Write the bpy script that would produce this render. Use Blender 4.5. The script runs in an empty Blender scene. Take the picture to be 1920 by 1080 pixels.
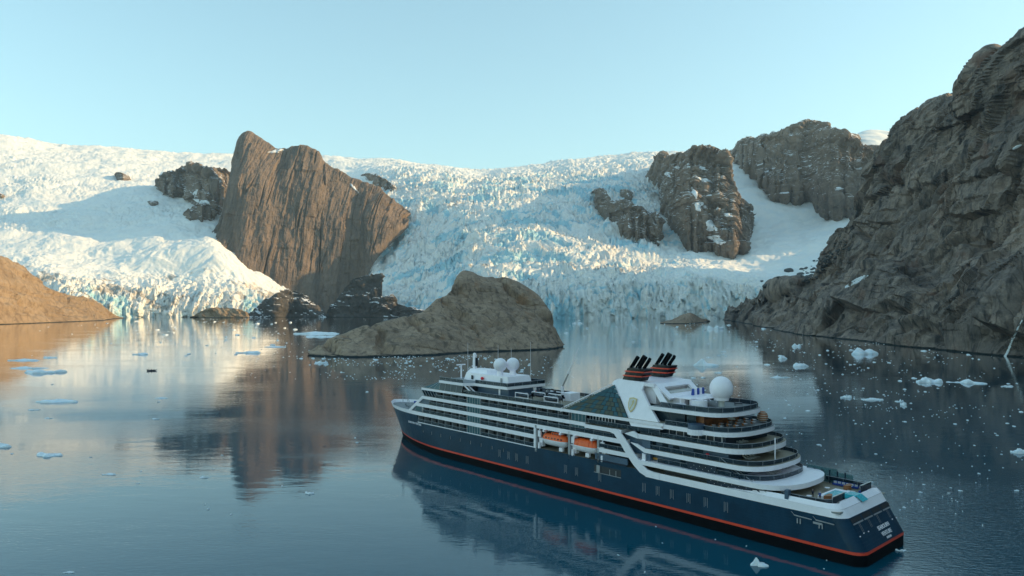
import bpy, bmesh, math, random
import numpy as np
from mathutils import Vector, Matrix
from mathutils.bvhtree import BVHTree

# ---------------------------------------------------------------- camera, world, sun
SC = bpy.context.scene
COL = SC.collection
F, YH, HC = 1320.0, 575.0, 49.1        # focal length in px of a 1920 px frame, horizon row, eye height in metres
cam = bpy.data.cameras.new('camera')
cam.lens = F / 1920 * 36; cam.sensor_width = 36; cam.shift_y = (YH - 540) / 1920
cam.clip_start = 1; cam.clip_end = 80000
camo = bpy.data.objects.new('camera', cam); COL.objects.link(camo)
camo.location = (0, 0, HC); camo.rotation_euler = (math.radians(90), 0, 0)
SC.camera = camo

SUN_EL, SUN_AZ = math.radians(18.5), math.radians(89.5)     # azimuth measured clockwise from the view direction (+Y)
world = bpy.data.worlds.new('World'); SC.world = world; world.use_nodes = True
wn = world.node_tree; wn.nodes.clear()
sky = wn.nodes.new('ShaderNodeTexSky'); sky.sky_type = 'NISHITA'; sky.sun_disc = False
sky.sun_elevation = SUN_EL; sky.sun_rotation = SUN_AZ
sky.altitude = 100; sky.air_density = 1.0; sky.dust_density = 0.35; sky.ozone_density = 0.9
bg = wn.nodes.new('ShaderNodeBackground'); bg.inputs[1].default_value = 0.15
wo = wn.nodes.new('ShaderNodeOutputWorld')
tint = wn.nodes.new('ShaderNodeMix'); tint.data_type = 'RGBA'; tint.blend_type = 'MULTIPLY'; tint.inputs[0].default_value = 1
tint.inputs[7].default_value = (1.18, 1.46, 1.30, 1)
gm = wn.nodes.new('ShaderNodeGamma'); gm.inputs[1].default_value = .8
wn.links.new(sky.outputs[0], gm.inputs[0]); wn.links.new(gm.outputs[0], tint.inputs[6]); wn.links.new(tint.outputs[2], bg.inputs[0]); wn.links.new(bg.outputs[0], wo.inputs[0])
sl = bpy.data.lights.new('sun', 'SUN'); sl.energy = 3.9; sl.angle = math.radians(0.5); sl.color = (1.0, 0.67, 0.30)
so = bpy.data.objects.new('sun', sl); COL.objects.link(so)
sd = Vector((math.sin(SUN_AZ) * math.cos(SUN_EL), math.cos(SUN_AZ) * math.cos(SUN_EL), math.sin(SUN_EL)))
so.rotation_euler = sd.to_track_quat('Z', 'Y').to_euler()
SC.view_settings.view_transform = 'Standard'; SC.view_settings.look = 'None'
SC.view_settings.exposure = 0.88; SC.view_settings.gamma = 1; SC.view_settings.use_curve_mapping = False
try:
    SC.cycles.use_denoising = True; SC.cycles.max_bounces = 8; SC.cycles.transparent_max_bounces = 12
    SC.cycles.caustics_reflective = False; SC.cycles.caustics_refractive = False
except Exception:
    pass
rng = random.Random(7)

# ---------------------------------------------------------------- noise
def _hash(x, y, z, s):
    h = (x.astype(np.uint32) * np.uint32(374761393)) ^ (y.astype(np.uint32) * np.uint32(668265263)) ^ (z.astype(np.uint32) * np.uint32(2246822519)) ^ np.uint32((s * 3266489917) & 0xffffffff)
    h = (h ^ (h >> np.uint32(13))) * np.uint32(1274126177)
    return h ^ (h >> np.uint32(16))
_r = np.random.RandomState(3); G = _r.normal(size=(64, 3)); G /= np.linalg.norm(G, axis=1)[:, None]; G = G.astype(np.float32)
def pn(P, scale, seed=0):
    """gradient noise at points P (...,3); scale = wavelength in metres, scalar or 3-tuple"""
    with np.errstate(over='ignore'):
        Q = (P / np.array(scale, dtype=np.float64))
        I = np.floor(Q).astype(np.int64); f = (Q - I).astype(np.float32)
        u = f * f * f * (f * (f * 6 - 15) + 10)
        out = 0
        for dx in (0, 1):
            wx = u[..., 0] if dx else 1 - u[..., 0]
            for dy in (0, 1):
                wy = u[..., 1] if dy else 1 - u[..., 1]
                for dz in (0, 1):
                    wz = u[..., 2] if dz else 1 - u[..., 2]
                    g = G[_hash(I[..., 0] + dx, I[..., 1] + dy, I[..., 2] + dz, seed) & np.uint32(63)]
                    d = (f[..., 0] - dx) * g[..., 0] + (f[..., 1] - dy) * g[..., 1] + (f[..., 2] - dz) * g[..., 2]
                    out = out + wx * wy * wz * d
    return out * 1.5
def fbm(P, scale, n=4, seed=0, gain=.5):
    s = np.array(scale, dtype=np.float64); a = 1.; o = 0
    for k in range(n):
        o = o + a * pn(P, s / 2 ** k, seed + k * 7); a *= gain
    return o
def ridged(P, scale, n=4, seed=0, gain=.5):
    s = np.array(scale, dtype=np.float64); a = 1.; o = 0
    for k in range(n):
        o = o + a * (1 - 2 * np.abs(pn(P, s / 2 ** k, seed + k * 7))); a *= gain
    return o
def cells(P, scale, seed=0):
    """2-D cellular noise (x, y): distances to nearest and second nearest feature point, and a value per cell"""
    with np.errstate(over='ignore'):
        s = np.array(scale, dtype=np.float64); Q = P[..., :2] / s
        I = np.floor(Q).astype(np.int64)
        d1 = np.full(Q.shape[:-1], 9.); d2 = d1.copy(); v = d1.copy() * 0
        for dx in (-1, 0, 1):
            for dy in (-1, 0, 1):
                cx, cy = I[..., 0] + dx, I[..., 1] + dy
                h = _hash(cx, cy, cx * 0, seed)
                px = cx + (h & np.uint32(1023)) / 1023.; py = cy + ((h >> np.uint32(10)) & np.uint32(1023)) / 1023.
                d = np.hypot(px - Q[..., 0], py - Q[..., 1])
                hv = ((h >> np.uint32(20)) & np.uint32(1023)) / 1023.
                m = d < d1
                d2 = np.where(m, d1, np.minimum(d2, d)); v = np.where(m, hv, v); d1 = np.where(m, d, d1)
    return d1, d2, v
def facet(u, v, scale, seed=0, k=.14, tilt=1.6):
    """continuous chipped relief: the lower envelope of tilted bowls, one per cell; about -1..1"""
    with np.errstate(over='ignore'):
        Q = np.stack([u, v], -1) / np.array(scale, dtype=np.float64); I = np.floor(Q).astype(np.int64); best = np.full(u.shape, 9.)
        for dx in (-1, 0, 1):
            for dy in (-1, 0, 1):
                cx, cy = I[..., 0] + dx, I[..., 1] + dy; h = _hash(cx, cy, cx * 0 + 5, seed)
                r0 = (h & np.uint32(255)) / 255.; r1 = ((h >> np.uint32(8)) & np.uint32(255)) / 255.; r2 = ((h >> np.uint32(16)) & np.uint32(255)) / 255.; r3 = ((h >> np.uint32(24)) & np.uint32(255)) / 255.
                ex, ey = Q[..., 0] - cx - r0, Q[..., 1] - cy - r1
                best = np.minimum(best, k * 2 * (ex * ex + ey * ey) + tilt * ((r2 - .5) * ex + (r3 - .5) * ey) * 1.6 + (r2 * 7.3 % 1) * .35)
    return float(best.mean()) - best
def facets(u, v, scale, n=3, seed=0, gain=.5, **kw):
    s = np.array(scale, dtype=np.float64); a = 1.; o = 0
    for k in range(n): o = o + a * facet(u + k * 3.1, v, s / 2.3 ** k, seed + k * 5, **kw); a *= gain
    return o
def sstep(a, b, x):
    t = np.clip((x - a) / (b - a), 0, 1); return t * t * (3 - 2 * t)

# ---------------------------------------------------------------- object helpers
def tag(o, label=None, cat=None, group=None, kind=None):
    if label: o['label'] = label
    if cat: o['category'] = cat
    if group: o['group'] = group
    if kind: o['kind'] = kind
    return o
def link(name, me, parent=None, loc=None, rot=None, scale=None):
    o = bpy.data.objects.new(name, me); COL.objects.link(o)
    if parent: o.parent = parent
    if loc is not None: o.location = loc
    if rot is not None: o.rotation_euler = rot
    if scale is not None: o.scale = scale
    return o
def np_mesh(name, V, Fq, mats, smooth=True, attrs=None):
    me = bpy.data.meshes.new(name)
    V = np.asarray(V, dtype=np.float32).reshape(-1, 3); Fq = np.asarray(Fq, dtype=np.int32)
    n = Fq.shape[1]
    me.vertices.add(len(V)); me.vertices.foreach_set('co', V.ravel())
    me.loops.add(Fq.size); me.loops.foreach_set('vertex_index', Fq.ravel())
    me.polygons.add(len(Fq)); me.polygons.foreach_set('loop_start', np.arange(0, Fq.size, n, dtype=np.int32))
    me.polygons.foreach_set('use_smooth', np.full(len(Fq), smooth, dtype=bool))
    for m in mats: me.materials.append(m)
    for k, a in (attrs or {}).items():
        at = me.attributes.new(k, 'FLOAT', 'POINT'); at.data.foreach_set('value', np.asarray(a, dtype=np.float32).ravel())
    me.update(calc_edges=True); me.validate()
    return me
def grid_faces(nv, nu):
    i = np.arange(nv * nu).reshape(nv, nu)
    return np.stack([i[:-1, :-1], i[:-1, 1:], i[1:, 1:], i[1:, :-1]], -1).reshape(-1, 4)
def normals(P):
    du = np.gradient(P, axis=1); dv = np.gradient(P, axis=0)
    N = np.cross(du, dv); return N / (np.linalg.norm(N, axis=2, keepdims=True) + 1e-9)
def cr(C, n):
    """Catmull-Rom resample of C (k, ...) along axis 0 to n samples, indices evenly spread"""
    C = np.asarray(C, dtype=np.float64); k = len(C)
    t = np.linspace(0, k - 1, n); i = np.clip(t.astype(int), 0, k - 2); f = (t - i).reshape((-1,) + (1,) * (C.ndim - 1))
    p0, p1, p2, p3 = C[np.maximum(i - 1, 0)], C[i], C[i + 1], C[np.minimum(i + 2, k - 1)]
    return .5 * (2 * p1 + (p2 - p0) * f + (2 * p0 - 5 * p1 + 4 * p2 - p3) * f * f + (3 * p1 - p0 - 3 * p2 + p3) * f ** 3)
def W(px, py, Z):
    return (np.asarray((px - 960) / F * Z, float), np.asarray(Z, float) + 0 * px, HC + (YH - py) / F * Z)
def w3(px, py, Z): return ((px - 960) / F * Z, Z, HC + (YH - py) / F * Z)
def zw(py): return F * HC / (py - YH)          # distance of the water surface seen at row py

# ---------------------------------------------------------------- materials
MATS = {}
class N:
    """small wrapper to write node materials tersely"""
    def __init__(s, name):
        s.m = bpy.data.materials.new(name); s.m.use_nodes = True; s.t = s.m.node_tree
        s.p = s.t.nodes['Principled BSDF']; s.out = s.t.nodes['Material Output']; MATS[name] = s.m
    def n(s, typ, **kw):
        x = s.t.nodes.new('ShaderNode' + typ)
        for k, v in kw.items():
            if k.startswith('i_'):
                key = k[2:]; key = int(key) if key.isdigit() else key.replace('_', ' ')
                s.set(x.inputs[key], v)
            else: setattr(x, k, v)
        return x
    def set(s, sock, v):
        if isinstance(v, bpy.types.NodeSocket): s.t.links.new(v, sock)
        elif isinstance(v, bpy.types.Node): s.t.links.new(v.outputs[0], sock)
        else:
            if isinstance(v, (tuple, list)) and len(v) == 3 and sock.type == 'RGBA': v = (*v, 1)
            sock.default_value = v
    def P(s, **kw):
        for k, v in kw.items(): s.set(s.p.inputs[k.replace('_', ' ')], v)
        return s
    def coord(s, scale=(1, 1, 1), kind='Object'):
        tc = s.n('TexCoord'); mp = s.n('Mapping'); mp.inputs['Scale'].default_value = scale
        s.t.links.new(tc.outputs[kind], mp.inputs['Vector']); return mp.outputs[0]
    def noise(s, vec, scale, detail=5, rough=.55, dist=0.):
        return s.n('TexNoise', i_Vector=vec, i_Scale=scale, i_Detail=detail, i_Roughness=rough, i_Distortion=dist).outputs[0]
    def mix(s, fac, a, b):
        x = s.n('Mix', data_type='RGBA'); s.set(x.inputs[0], fac); s.set(x.inputs[6], a); s.set(x.inputs[7], b); return x.outputs[2]
    def ramp(s, v, lo, hi, a=0., b=1.):
        x = s.n('MapRange', i_Value=v, interpolation_type='SMOOTHSTEP'); s.set(x.inputs[1], lo); s.set(x.inputs[2], hi); s.set(x.inputs[3], a); s.set(x.inputs[4], b); return x.outputs[0]
    def math(s, op, a, b=0.):
        x = s.n('Math', operation=op); s.set(x.inputs[0], a); s.set(x.inputs[1], b); return x.outputs[0]
    def bump(s, h, dist, strength=1., normal=None):
        x = s.n('Bump', i_Height=h, i_Distance=dist, i_Strength=strength)
        if normal is not None: s.set(x.inputs['Normal'], normal)
        return x.outputs[0]
def plain(name, col, rough=.5, metal=0., var=.12, scale=.6, spec=.5, bump=0.):
    a = N(name); c = a.coord()
    n1 = a.noise(c, scale, 4); n2 = a.noise(c, scale * 9, 3)
    f = a.math('ADD', a.math('MULTIPLY', n1, .7), a.math('MULTIPLY', n2, .3))
    dk = tuple(x * (1 - var) for x in col); lt = tuple(min(1, x * (1 + var)) for x in col)
    a.P(Base_Color=a.mix(a.ramp(f, .3, .7), dk, lt), Roughness=a.ramp(n2, .3, .7, rough * .85, min(1, rough * 1.15)), Metallic=metal)
    a.p.inputs['Specular IOR Level'].default_value = spec
    if bump: a.P(Normal=a.bump(n2, bump, .6))
    return a.m
# ---------------------------------------------------------------- materials of the land
def rock_mat(name, light, dark, stain, S=1., vert=.22, stain_amt=.6, bumpd=3., snow=None, shore=True, rust=None, depth=1., dip=0.):
    a = N(name); c = a.coord(); cv = a.coord((1, depth, vert)); cv.node.inputs['Rotation'].default_value = (0, dip, 0)
    big = a.noise(c, .004 / S, 5, .6); mid = a.noise(c, .03 / S, 6, .6); fine = a.noise(c, .22 / S, 6, .65)
    st = a.noise(cv, .03 / S, 6, .62, .4); st2 = a.noise(cv, .11 / S, 5, .6)
    col = a.mix(a.ramp(a.math('ADD', a.math('MULTIPLY', big, .5), a.math('MULTIPLY', mid, .5)), .38, .62), dark, light)
    if rust: col = a.mix(a.ramp(a.noise(c, .009 / S, 4, .6, .6), .55, .72, 0, .75), col, rust)
    col = a.mix(a.ramp(st, .50, .66, 0, stain_amt), col, stain)
    col = a.mix(a.ramp(fine, .35, .7, 0, .35), col, tuple(x * .55 for x in dark))
    vo = a.n('TexVoronoi', feature='DISTANCE_TO_EDGE', i_Vector=a.n('VectorMath', operation='ADD', i_0=cv, i_1=a.n('VectorMath', operation='SCALE', i_0=a.n('TexNoise', i_Vector=c, i_Scale=.05 / S, i_Detail=4).outputs[1], i_3=9. * S).outputs[0]).outputs[0], i_Scale=.022 / S).outputs[0]
    crack = a.ramp(vo, 0, .03)
    col = a.mix(a.ramp(crack, 0, 1, .45, 1.), tuple(x * .5 for x in dark), col)
    if shore:
        pos = a.n('NewGeometry').outputs['Position']; z = a.n('SeparateXYZ', i_Vector=pos).outputs[2]
        zz = a.math('ADD', z, a.math('MULTIPLY', mid, -3.))
        col = a.mix(a.ramp(zz, -.6, .6), (.012, .016, .016), col)
    h = a.math('ADD', a.math('ADD', a.math('MULTIPLY', mid, 1.), a.math('MULTIPLY', fine, .35)), a.math('MULTIPLY', crack, .35))
    h = a.math('ADD', h, a.math('MULTIPLY', a.noise(c, 1.1 / S, 4, .6), .1))
    h = a.math('ADD', h, a.math('MULTIPLY', st2, .6))
    nrm = a.bump(h, bumpd, .9)
    rough = a.ramp(fine, .3, .7, .75, .95)
    if snow:
        nz = a.n('SeparateXYZ', i_Vector=a.n('NewGeometry').outputs['Normal']).outputs[2]
        m = a.ramp(a.math('ADD', nz, a.math('MULTIPLY', a.math('SUBTRACT', a.noise(c, .02, 5, .6), .5), 1.4)), snow, snow + .06)
        col = a.mix(m, col, (.8, .82, .85))
    a.P(Base_Color=col, Roughness=rough, Normal=nrm); a.p.inputs['Specular IOR Level'].default_value = .3
    return a.m
M_ROCK = rock_mat('monolith_rock', (.215, .158, .124), (.15, .114, .092), (.08, .068, .062), 1., .10, .75, 4., depth=.2)
M_ROCKS = rock_mat('outcrop_rock', (.245, .185, .142), (.16, .125, .10), (.08, .068, .062), 1., .3, .6, 3., snow=.80, depth=.4)
M_CLIFF = rock_mat('cliff_rock', (.37, .285, .23), (.17, .138, .12), (.05, .046, .046), .45, .22, .95, 2.2, rust=(.19, .10, .07), dip=.55)
M_ISLE = rock_mat('island_rock', (.46, .33, .235), (.29, .205, .148), (.14, .105, .08), .25, .4, .85, 1.3, rust=(.34, .18, .09), dip=.9)
M_HEAD = rock_mat('headland_rock', (.37, .27, .18), (.27, .19, .12), (.15, .10, .065), .6, .5, .6, 2., dip=1.1)
M_DARK = rock_mat('wet_rock', (.115, .105, .098), (.06, .058, .058), (.03, .032, .036), .5, .3, .6, 3., snow=.78)

def ice_mat():
    a = N('glacier_ice'); c = a.coord()
    at = a.n('Attribute', attribute_name='blue').outputs['Fac']; rough_a = a.n('Attribute', attribute_name='crev').outputs['Fac']
    dirt = a.n('Attribute', attribute_name='dirt').outputs['Fac']
    n1 = a.noise(c, .012, 5, .6); n2 = a.noise(c, .06, 6, .65); n3 = a.noise(c, .25, 4, .6)
    col = a.mix(a.ramp(n1, .35, .7), (.90, .87, .83), (.81, .83, .83))
    bl = a.ramp(a.math('ADD', at, a.math('MULTIPLY', a.math('SUBTRACT', n2, .5), .9)), .35, .95)
    col = a.mix(bl, col, (.40, .66, .76))
    dm = a.ramp(a.math('ADD', dirt, a.math('MULTIPLY', a.math('SUBTRACT', n2, .5), 1.3)), .35, .9, 0, .8)
    col = a.mix(dm, col, (.30, .26, .22))
    h = a.math('ADD', n2, a.math('MULTIPLY', n3, .35))
    cv = a.n('TexVoronoi', feature='F1', i_Vector=c, i_Scale=.045).outputs[0]
    h = a.math('ADD', h, a.math('MULTIPLY', cv, -.8))
    b = a.n('Bump', i_Height=h, i_Distance=9.); a.set(b.inputs['Strength'], a.ramp(rough_a, 0, 1, .12, .9))
    a.P(Base_Color=col, Roughness=.72, Normal=b.outputs[0]); a.p.inputs['Specular IOR Level'].default_value = .25
    return a.m
M_ICE = ice_mat()
def water_mat():
    a = N('fjord_water'); pos = a.n('NewGeometry').outputs['Position']
    mp = a.n('Mapping', i_Vector=pos); mp.inputs['Scale'].default_value = (1, 1, 0)
    v = mp.outputs[0]
    m2 = a.n('Mapping', i_Vector=pos); m2.inputs['Scale'].default_value = (.55, 1.3, 0); m2.inputs['Rotation'].default_value = (0, 0, .25)
    rip = a.noise(m2.outputs[0], .9, 3, .55); swell = a.noise(m2.outputs[0], .12, 4, .5); fine = a.noise(v, 2.6, 2, .5)
    # wind lanes: broad patches of calmer and rougher water
    lane = a.noise(a.n('Mapping', i_Vector=pos, i_Scale=(.4, 1.2, 0)).outputs[0], .012, 4, .55, .8)
    calm = a.ramp(lane, .42, .62, .25, 1.)
    # propeller wash spreading behind the stern
    d = a.n('VectorMath', operation='DISTANCE', i_0=pos, i_1=(112., 168., 0.)).outputs['Value']
    dd = a.math('ADD', d, a.math('MULTIPLY', a.math('SUBTRACT', a.noise(v, .03, 3), .5), 50.))
    wash = a.ramp(dd, 22., 68., 1., 0.)
    d2 = a.n('VectorMath', operation='DISTANCE', i_0=pos, i_1=(-82., 300., 0.)).outputs['Value']
    wash2 = a.ramp(a.math('ADD', d2, a.math('MULTIPLY', a.math('SUBTRACT', a.noise(v, .03, 3), .5), 60.)), 15., 60., .6, 0.)
    amp = a.math('MULTIPLY', a.math('ADD', calm, a.math('ADD', a.math('MULTIPLY', wash, 4.5), wash2)), 1.)
    h = a.math('ADD', a.math('MULTIPLY', rip, .030), a.math('MULTIPLY', fine, .006))
    h = a.math('MULTIPLY', h, amp)
    h = a.math('ADD', h, a.math('MULTIPLY', swell, .05))
    nrm = a.bump(h, 1., 1.)
    a.P(Base_Color=(.0006, .066, .106), Roughness=.6, Normal=nrm); a.p.inputs['Specular IOR Level'].default_value = 0
    fr = a.n('Fresnel', i_IOR=1.34, i_Normal=nrm).outputs[0]
    gl = a.n('BsdfGlossy', i_Color=(.97, .97, .97), i_Roughness=.03, i_Normal=nrm)
    ms = a.n('MixShader', i_0=a.math('MINIMUM', a.math('MULTIPLY', a.math('POWER', fr, .98), 1.3), 1.), i_1=a.p, i_2=gl)
    a.t.links.new(ms.outputs[0], a.out.inputs[0])
    return a.m
M_WATER = water_mat()

# ---------------------------------------------------------------- water
R = 60000
me = np_mesh('fjord_water', [(-R, -R, 0), (R, -R, 0), (R, R, 0), (-R, R, 0)], [(0, 1, 2, 3)], [M_WATER])
tag(link('fjord_water', me), 'calm dark blue fjord water reflecting the glacier and cliffs', kind='structure')

# ---------------------------------------------------------------- glacier sheet
GX = np.array([-500, -200, 0, 100, 200, 300, 400, 470, 545, 590, 650, 690, 720, 800, 900, 1000, 1100, 1200, 1300, 1400, 1500, 1600, 1800, 2100.])
# per column: foot, cliff top, four rows up the ice, skyline: (py, Z)
GC = [
 [(602, 2900), (585, 2930), (520, 3300), (470, 3700), (400, 4300), (330, 5100), (250, 6300)],
 [(600, 2900), (580, 2930), (520, 3300), (470, 3700), (400, 4300), (330, 5100), (255, 6300)],
 [(599, 3000), (575, 3030), (515, 3350), (465, 3750), (395, 4400), (325, 5200), (259, 6400)],
 [(597, 3000), (572, 3030), (515, 3350), (465, 3750), (398, 4400), (330, 5200), (276, 6600)],
 [(595.5, 3150), (568, 3180), (520, 3430), (470, 3750), (400, 4400), (335, 5300), (283, 6700)],
 [(595, 3250), (568, 3280), (520, 3500), (466, 3700), (405, 4350), (345, 5300), (290, 6800)],
 [(594.5, 3320), (572, 3350), (525, 3500), (462, 3700), (415, 4300), (355, 5200), (295, 6900)],
 [(594, 3380), (580, 3410), (545, 3560), (505, 3750), (430, 4400), (360, 5300), (298, 6900)],
 [(593, 3550), (588, 3600), (566, 3700), (540, 3850), (440, 4500), (370, 5300), (300, 6900)],
 [(592, 4000), (591, 4050), (590, 4100), (585, 4200), (460, 4700), (380, 5400), (301, 6900)],
 [(592, 3600), (590, 3650), (585, 3800), (560, 4000), (470, 4400), (380, 5300), (302, 6800)],
 [(594, 3380), (575, 3450), (530, 3700), (480, 4020), (420, 4450), (360, 5200), (303, 6700)],
 [(595, 3280), (570, 3370), (520, 3780), (465, 4120), (405, 4470), (350, 5100), (305, 6600)],
 [(597, 3080), (572, 3150), (515, 3620), (460, 3970), (395, 4400), (345, 5000), (314, 6300)],
 [(598, 2970), (568, 3010), (510, 3270), (455, 3600), (395, 4130), (348, 5000), (325, 6200)],
 [(599, 2930), (562, 2970), (510, 3200), (455, 3520), (395, 4050), (348, 5000), (315, 6200)],
 [(599, 2920), (556, 2960), (512, 3200), (462, 3600), (400, 4200), (345, 4900), (303, 6100)],
 [(599, 2900), (553, 2940), (512, 3150), (478, 3550), (410, 4150), (350, 4800), (293, 6000)],
 [(599, 2900), (552, 2940), (514, 3120), (492, 3500), (425, 4050), (355, 4700), (291, 5900)],
 [(599, 2880), (560, 2930), (520, 3080), (488, 3500), (430, 4000), (350, 4500), (292, 5800)],
 [(600, 2840), (570, 2900), (525, 3050), (485, 3400), (430, 3850), (378, 4300), (300, 5500)],
 [(601, 2800), (575, 2860), (530, 3000), (480, 3300), (420, 3700), (350, 4300), (300, 5400)],
 [(601, 2800), (575, 2860), (530, 3000), (480, 3300), (420, 3700), (350, 4300), (300, 5400)],
 [(601, 2800), (575, 2860), (530, 3000), (480, 3300), (420, 3700), (350, 4300), (300, 5400)]]
GC = np.array(GC, float)                                   # (col, row, 2)
def gl_cols(px):
    n = len(GX); i = np.interp(px, GX, np.arange(n)); i0 = np.clip(i.astype(int), 0, n - 2); f = (i - i0)[..., None, None]
    p0, p1, p2, p3 = GC[np.maximum(i0 - 1, 0)], GC[i0], GC[i0 + 1], GC[np.minimum(i0 + 2, n - 1)]
    return .5 * (2 * p1 + (p2 - p0) * f + (2 * p0 - 5 * p1 + 4 * p2 - p3) * f * f + (3 * p1 - p0 - 3 * p2 + p3) * f ** 3)
def Zg(px, py):
    """distance of the smooth glacier surface seen at pixel column px and row py"""
    c = gl_cols(np.array([float(px)]))[0]
    return float(np.interp(-py, -c[:, 0], c[:, 1]))
nu, nv = 1500, 430
pxs = np.linspace(-480, 1900, nu)
C = gl_cols(pxs)                                           # nu,7,2
C = np.concatenate([C, C[:, -1:, :] + np.array([[2., 1500.]])], 1)
C = np.concatenate([np.stack([C[:, 0, 0] + 3, C[:, 0, 1]], -1)[:, None], C], 1)
Cv = cr(np.swapaxes(C, 0, 1), nv)                          # nv,nu,2
PX = np.broadcast_to(pxs, (nv, nu)); py = Cv[..., 0]; Z = Cv[..., 1]
X, Y, H = W(PX, py, Z)
P = np.stack([X, Y, H], -1)
tt = np.linspace(0, 8, nv)[:, None] + 0 * PX               # row index (2 = cliff top, 7 = skyline)
low = fbm(P, (420, 420, 900), 3, 11)
# where the ice is broken: the central icefall, the cliff foot and patches of the left lobe
fall = sstep(640, 760, PX) * (1 - sstep(1180, 1400, PX)) * (1 - sstep(6.0, 6.9, tt) * .65)
front = (1 - sstep(2.4, 3.6, tt)) * (1 - sstep(1400, 1560, PX))
left = sstep(-.22, .35, fbm(P, (700, 500, 2000), 3, 5) + .25 * sstep(330, 480, PX)) * (1 - sstep(560, 640, PX))
topsm = sstep(5.9, 6.5, tt) * (1 - sstep(400, 700, PX))
left = left * (1 - topsm)
brk = np.clip(np.maximum(np.maximum(fall, front * .8), left * .28 + .1 * (PX < 600)), 0, 1)
brk = np.maximum(brk, .07)
warp = np.stack([fbm(P, (180, 180, 400), 2, 21), fbm(P, (180, 180, 400), 2, 31), 0 * PX], -1) * 60
Pw = P + warp
d1, d2, cv_ = cells(Pw, (75, 46), 4)
e1, e2, cw_ = cells(Pw, (30, 21), 9)
g1, g2, cg_ = cells(Pw, (13, 10), 17)
edge = sstep(.0, .22, d2 - d1); edge2 = sstep(0, .25, e2 - e1)
h1, h2, ch_ = cells(Pw, (170, 100), 27)
j1, j2, cj_ = cells(Pw, (7.5, 6.5), 37)
crv = -np.clip(ridged(Pw + warp * .7, (520, 62, 900), 2, 29) - 1.12, 0, 1) * 60 - np.clip(ridged(Pw, (300, 150, 900), 1, 30) - .9, 0, 1) * 110
size = .35 + 1.1 * sstep(-.35, .45, fbm(P, (330, 260, 900), 3, 39))
ser = ((cv_ - .45) * 24 * edge + (edge - 1) * 12) * size + ((cw_ - .5) * 17 * edge2 + (edge2 - 1) * 8) * (.5 + .5 * size) + (cg_ - .5) * 9 + (ch_ - .5) * 40 * sstep(0, .12, h2 - h1) + (cj_ - .5) * 4.5 + crv + ridged(Pw, (46, 22, 80), 4, 3, .62) * 9
band = ridged(Pw, (420, 120, 600), 3, 41) * 17
wind = (ridged(Pw, (90, 40, 200), 4, 43) * 4.5 + fbm(P, (130, 130, 300), 4, 44) * 13 + ridged(Pw, (300, 55, 400), 3, 45) * 5 * (PX < 600)) * (1 - brk)
Hn = P[..., 2] + wind * sstep(1.6, 2.4, tt) + low * 24 * sstep(1.5, 3, tt) + brk * (ser + band) * sstep(1.2, 2.2, tt) * .9
# the calving face: fluted columns that stand out and fall back
flu = fbm(np.stack([X, Y * .1, H * .25], -1), (60, 60, 60), 4, 51) * 34 + ridged(np.stack([X, Y * .1, H * .15], -1), (26, 60, 60), 3, 52) * 11 + (cells(np.stack([X, H * .45, H], -1), (17, 17), 54)[2] - .5) * 20 + (cells(np.stack([X, H * .5, H], -1), (7, 8), 55)[2] - .5) * 8
face = (1 - sstep(2.0, 2.9, tt))
Y2 = Y + flu * face; X2 = X * Y2 / Y
Hn = np.where(tt <= 1.01, -6, Hn)
Hn = Hn + face * sstep(1.4, 2.1, tt) * (cw_ - .5) * 12
P = np.stack([X2, Y2, Hn], -1)
blue = brk * (.75 * (1 - edge) + .5 * (1 - edge2) + .95 * sstep(.0, .42, fbm(P, (210, 130, 300), 4, 61)) + .05 * face) * .75
dirt = (sstep(470, 560, PX) * (1 - sstep(600, 640, PX)) * (1 - sstep(2.6, 3.6, tt)) * .95 + .75 * sstep(.05, .5, fbm(P, (160, 60, 300), 3, 71)) * (1 - sstep(520, 600, PX)) * (1 - sstep(2.8, 4, tt)) +
        .55 * sstep(1380, 1480, PX) * (1 - sstep(2.7, 3.5, tt)))
me = np_mesh('glacier', P, grid_faces(nv, nu), [M_ICE], True, dict(blue=blue, crev=brk, dirt=dirt))
glacier = tag(link('glacier', me), 'broad broken glacier of white and pale blue ice falling to the fjord', kind='structure')

# ---------------------------------------------------------------- lofted rock masses
def loft(name, rows, nu, nv, mat, disp, label, smooth=True, kind='structure', lin=False):
    """rows: control rows (bottom to top to back), each a list of the same number of 3-D points"""
    Cc = np.array(rows, float)
    Q = cr(Cc, nv) if not lin else np.stack([np.interp(np.linspace(0, len(Cc) - 1, nv), np.arange(len(Cc)), Cc[:, i, j]) for i in range(Cc.shape[1]) for j in range(3)], -1).reshape(nv, -1, 3)
    Q = np.swapaxes(cr(np.swapaxes(Q, 0, 1), nu), 0, 1)
    Nn = normals(Q)
    vv = np.linspace(0, len(Cc) - 1, nv)[:, None] + np.zeros((1, nu))
    Q = Q + Nn * disp(Q, vv)[..., None]
    me = np_mesh(name, Q, grid_faces(nv, nu), [mat], smooth)
    return tag(link(name, me), label, kind=kind)

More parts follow.
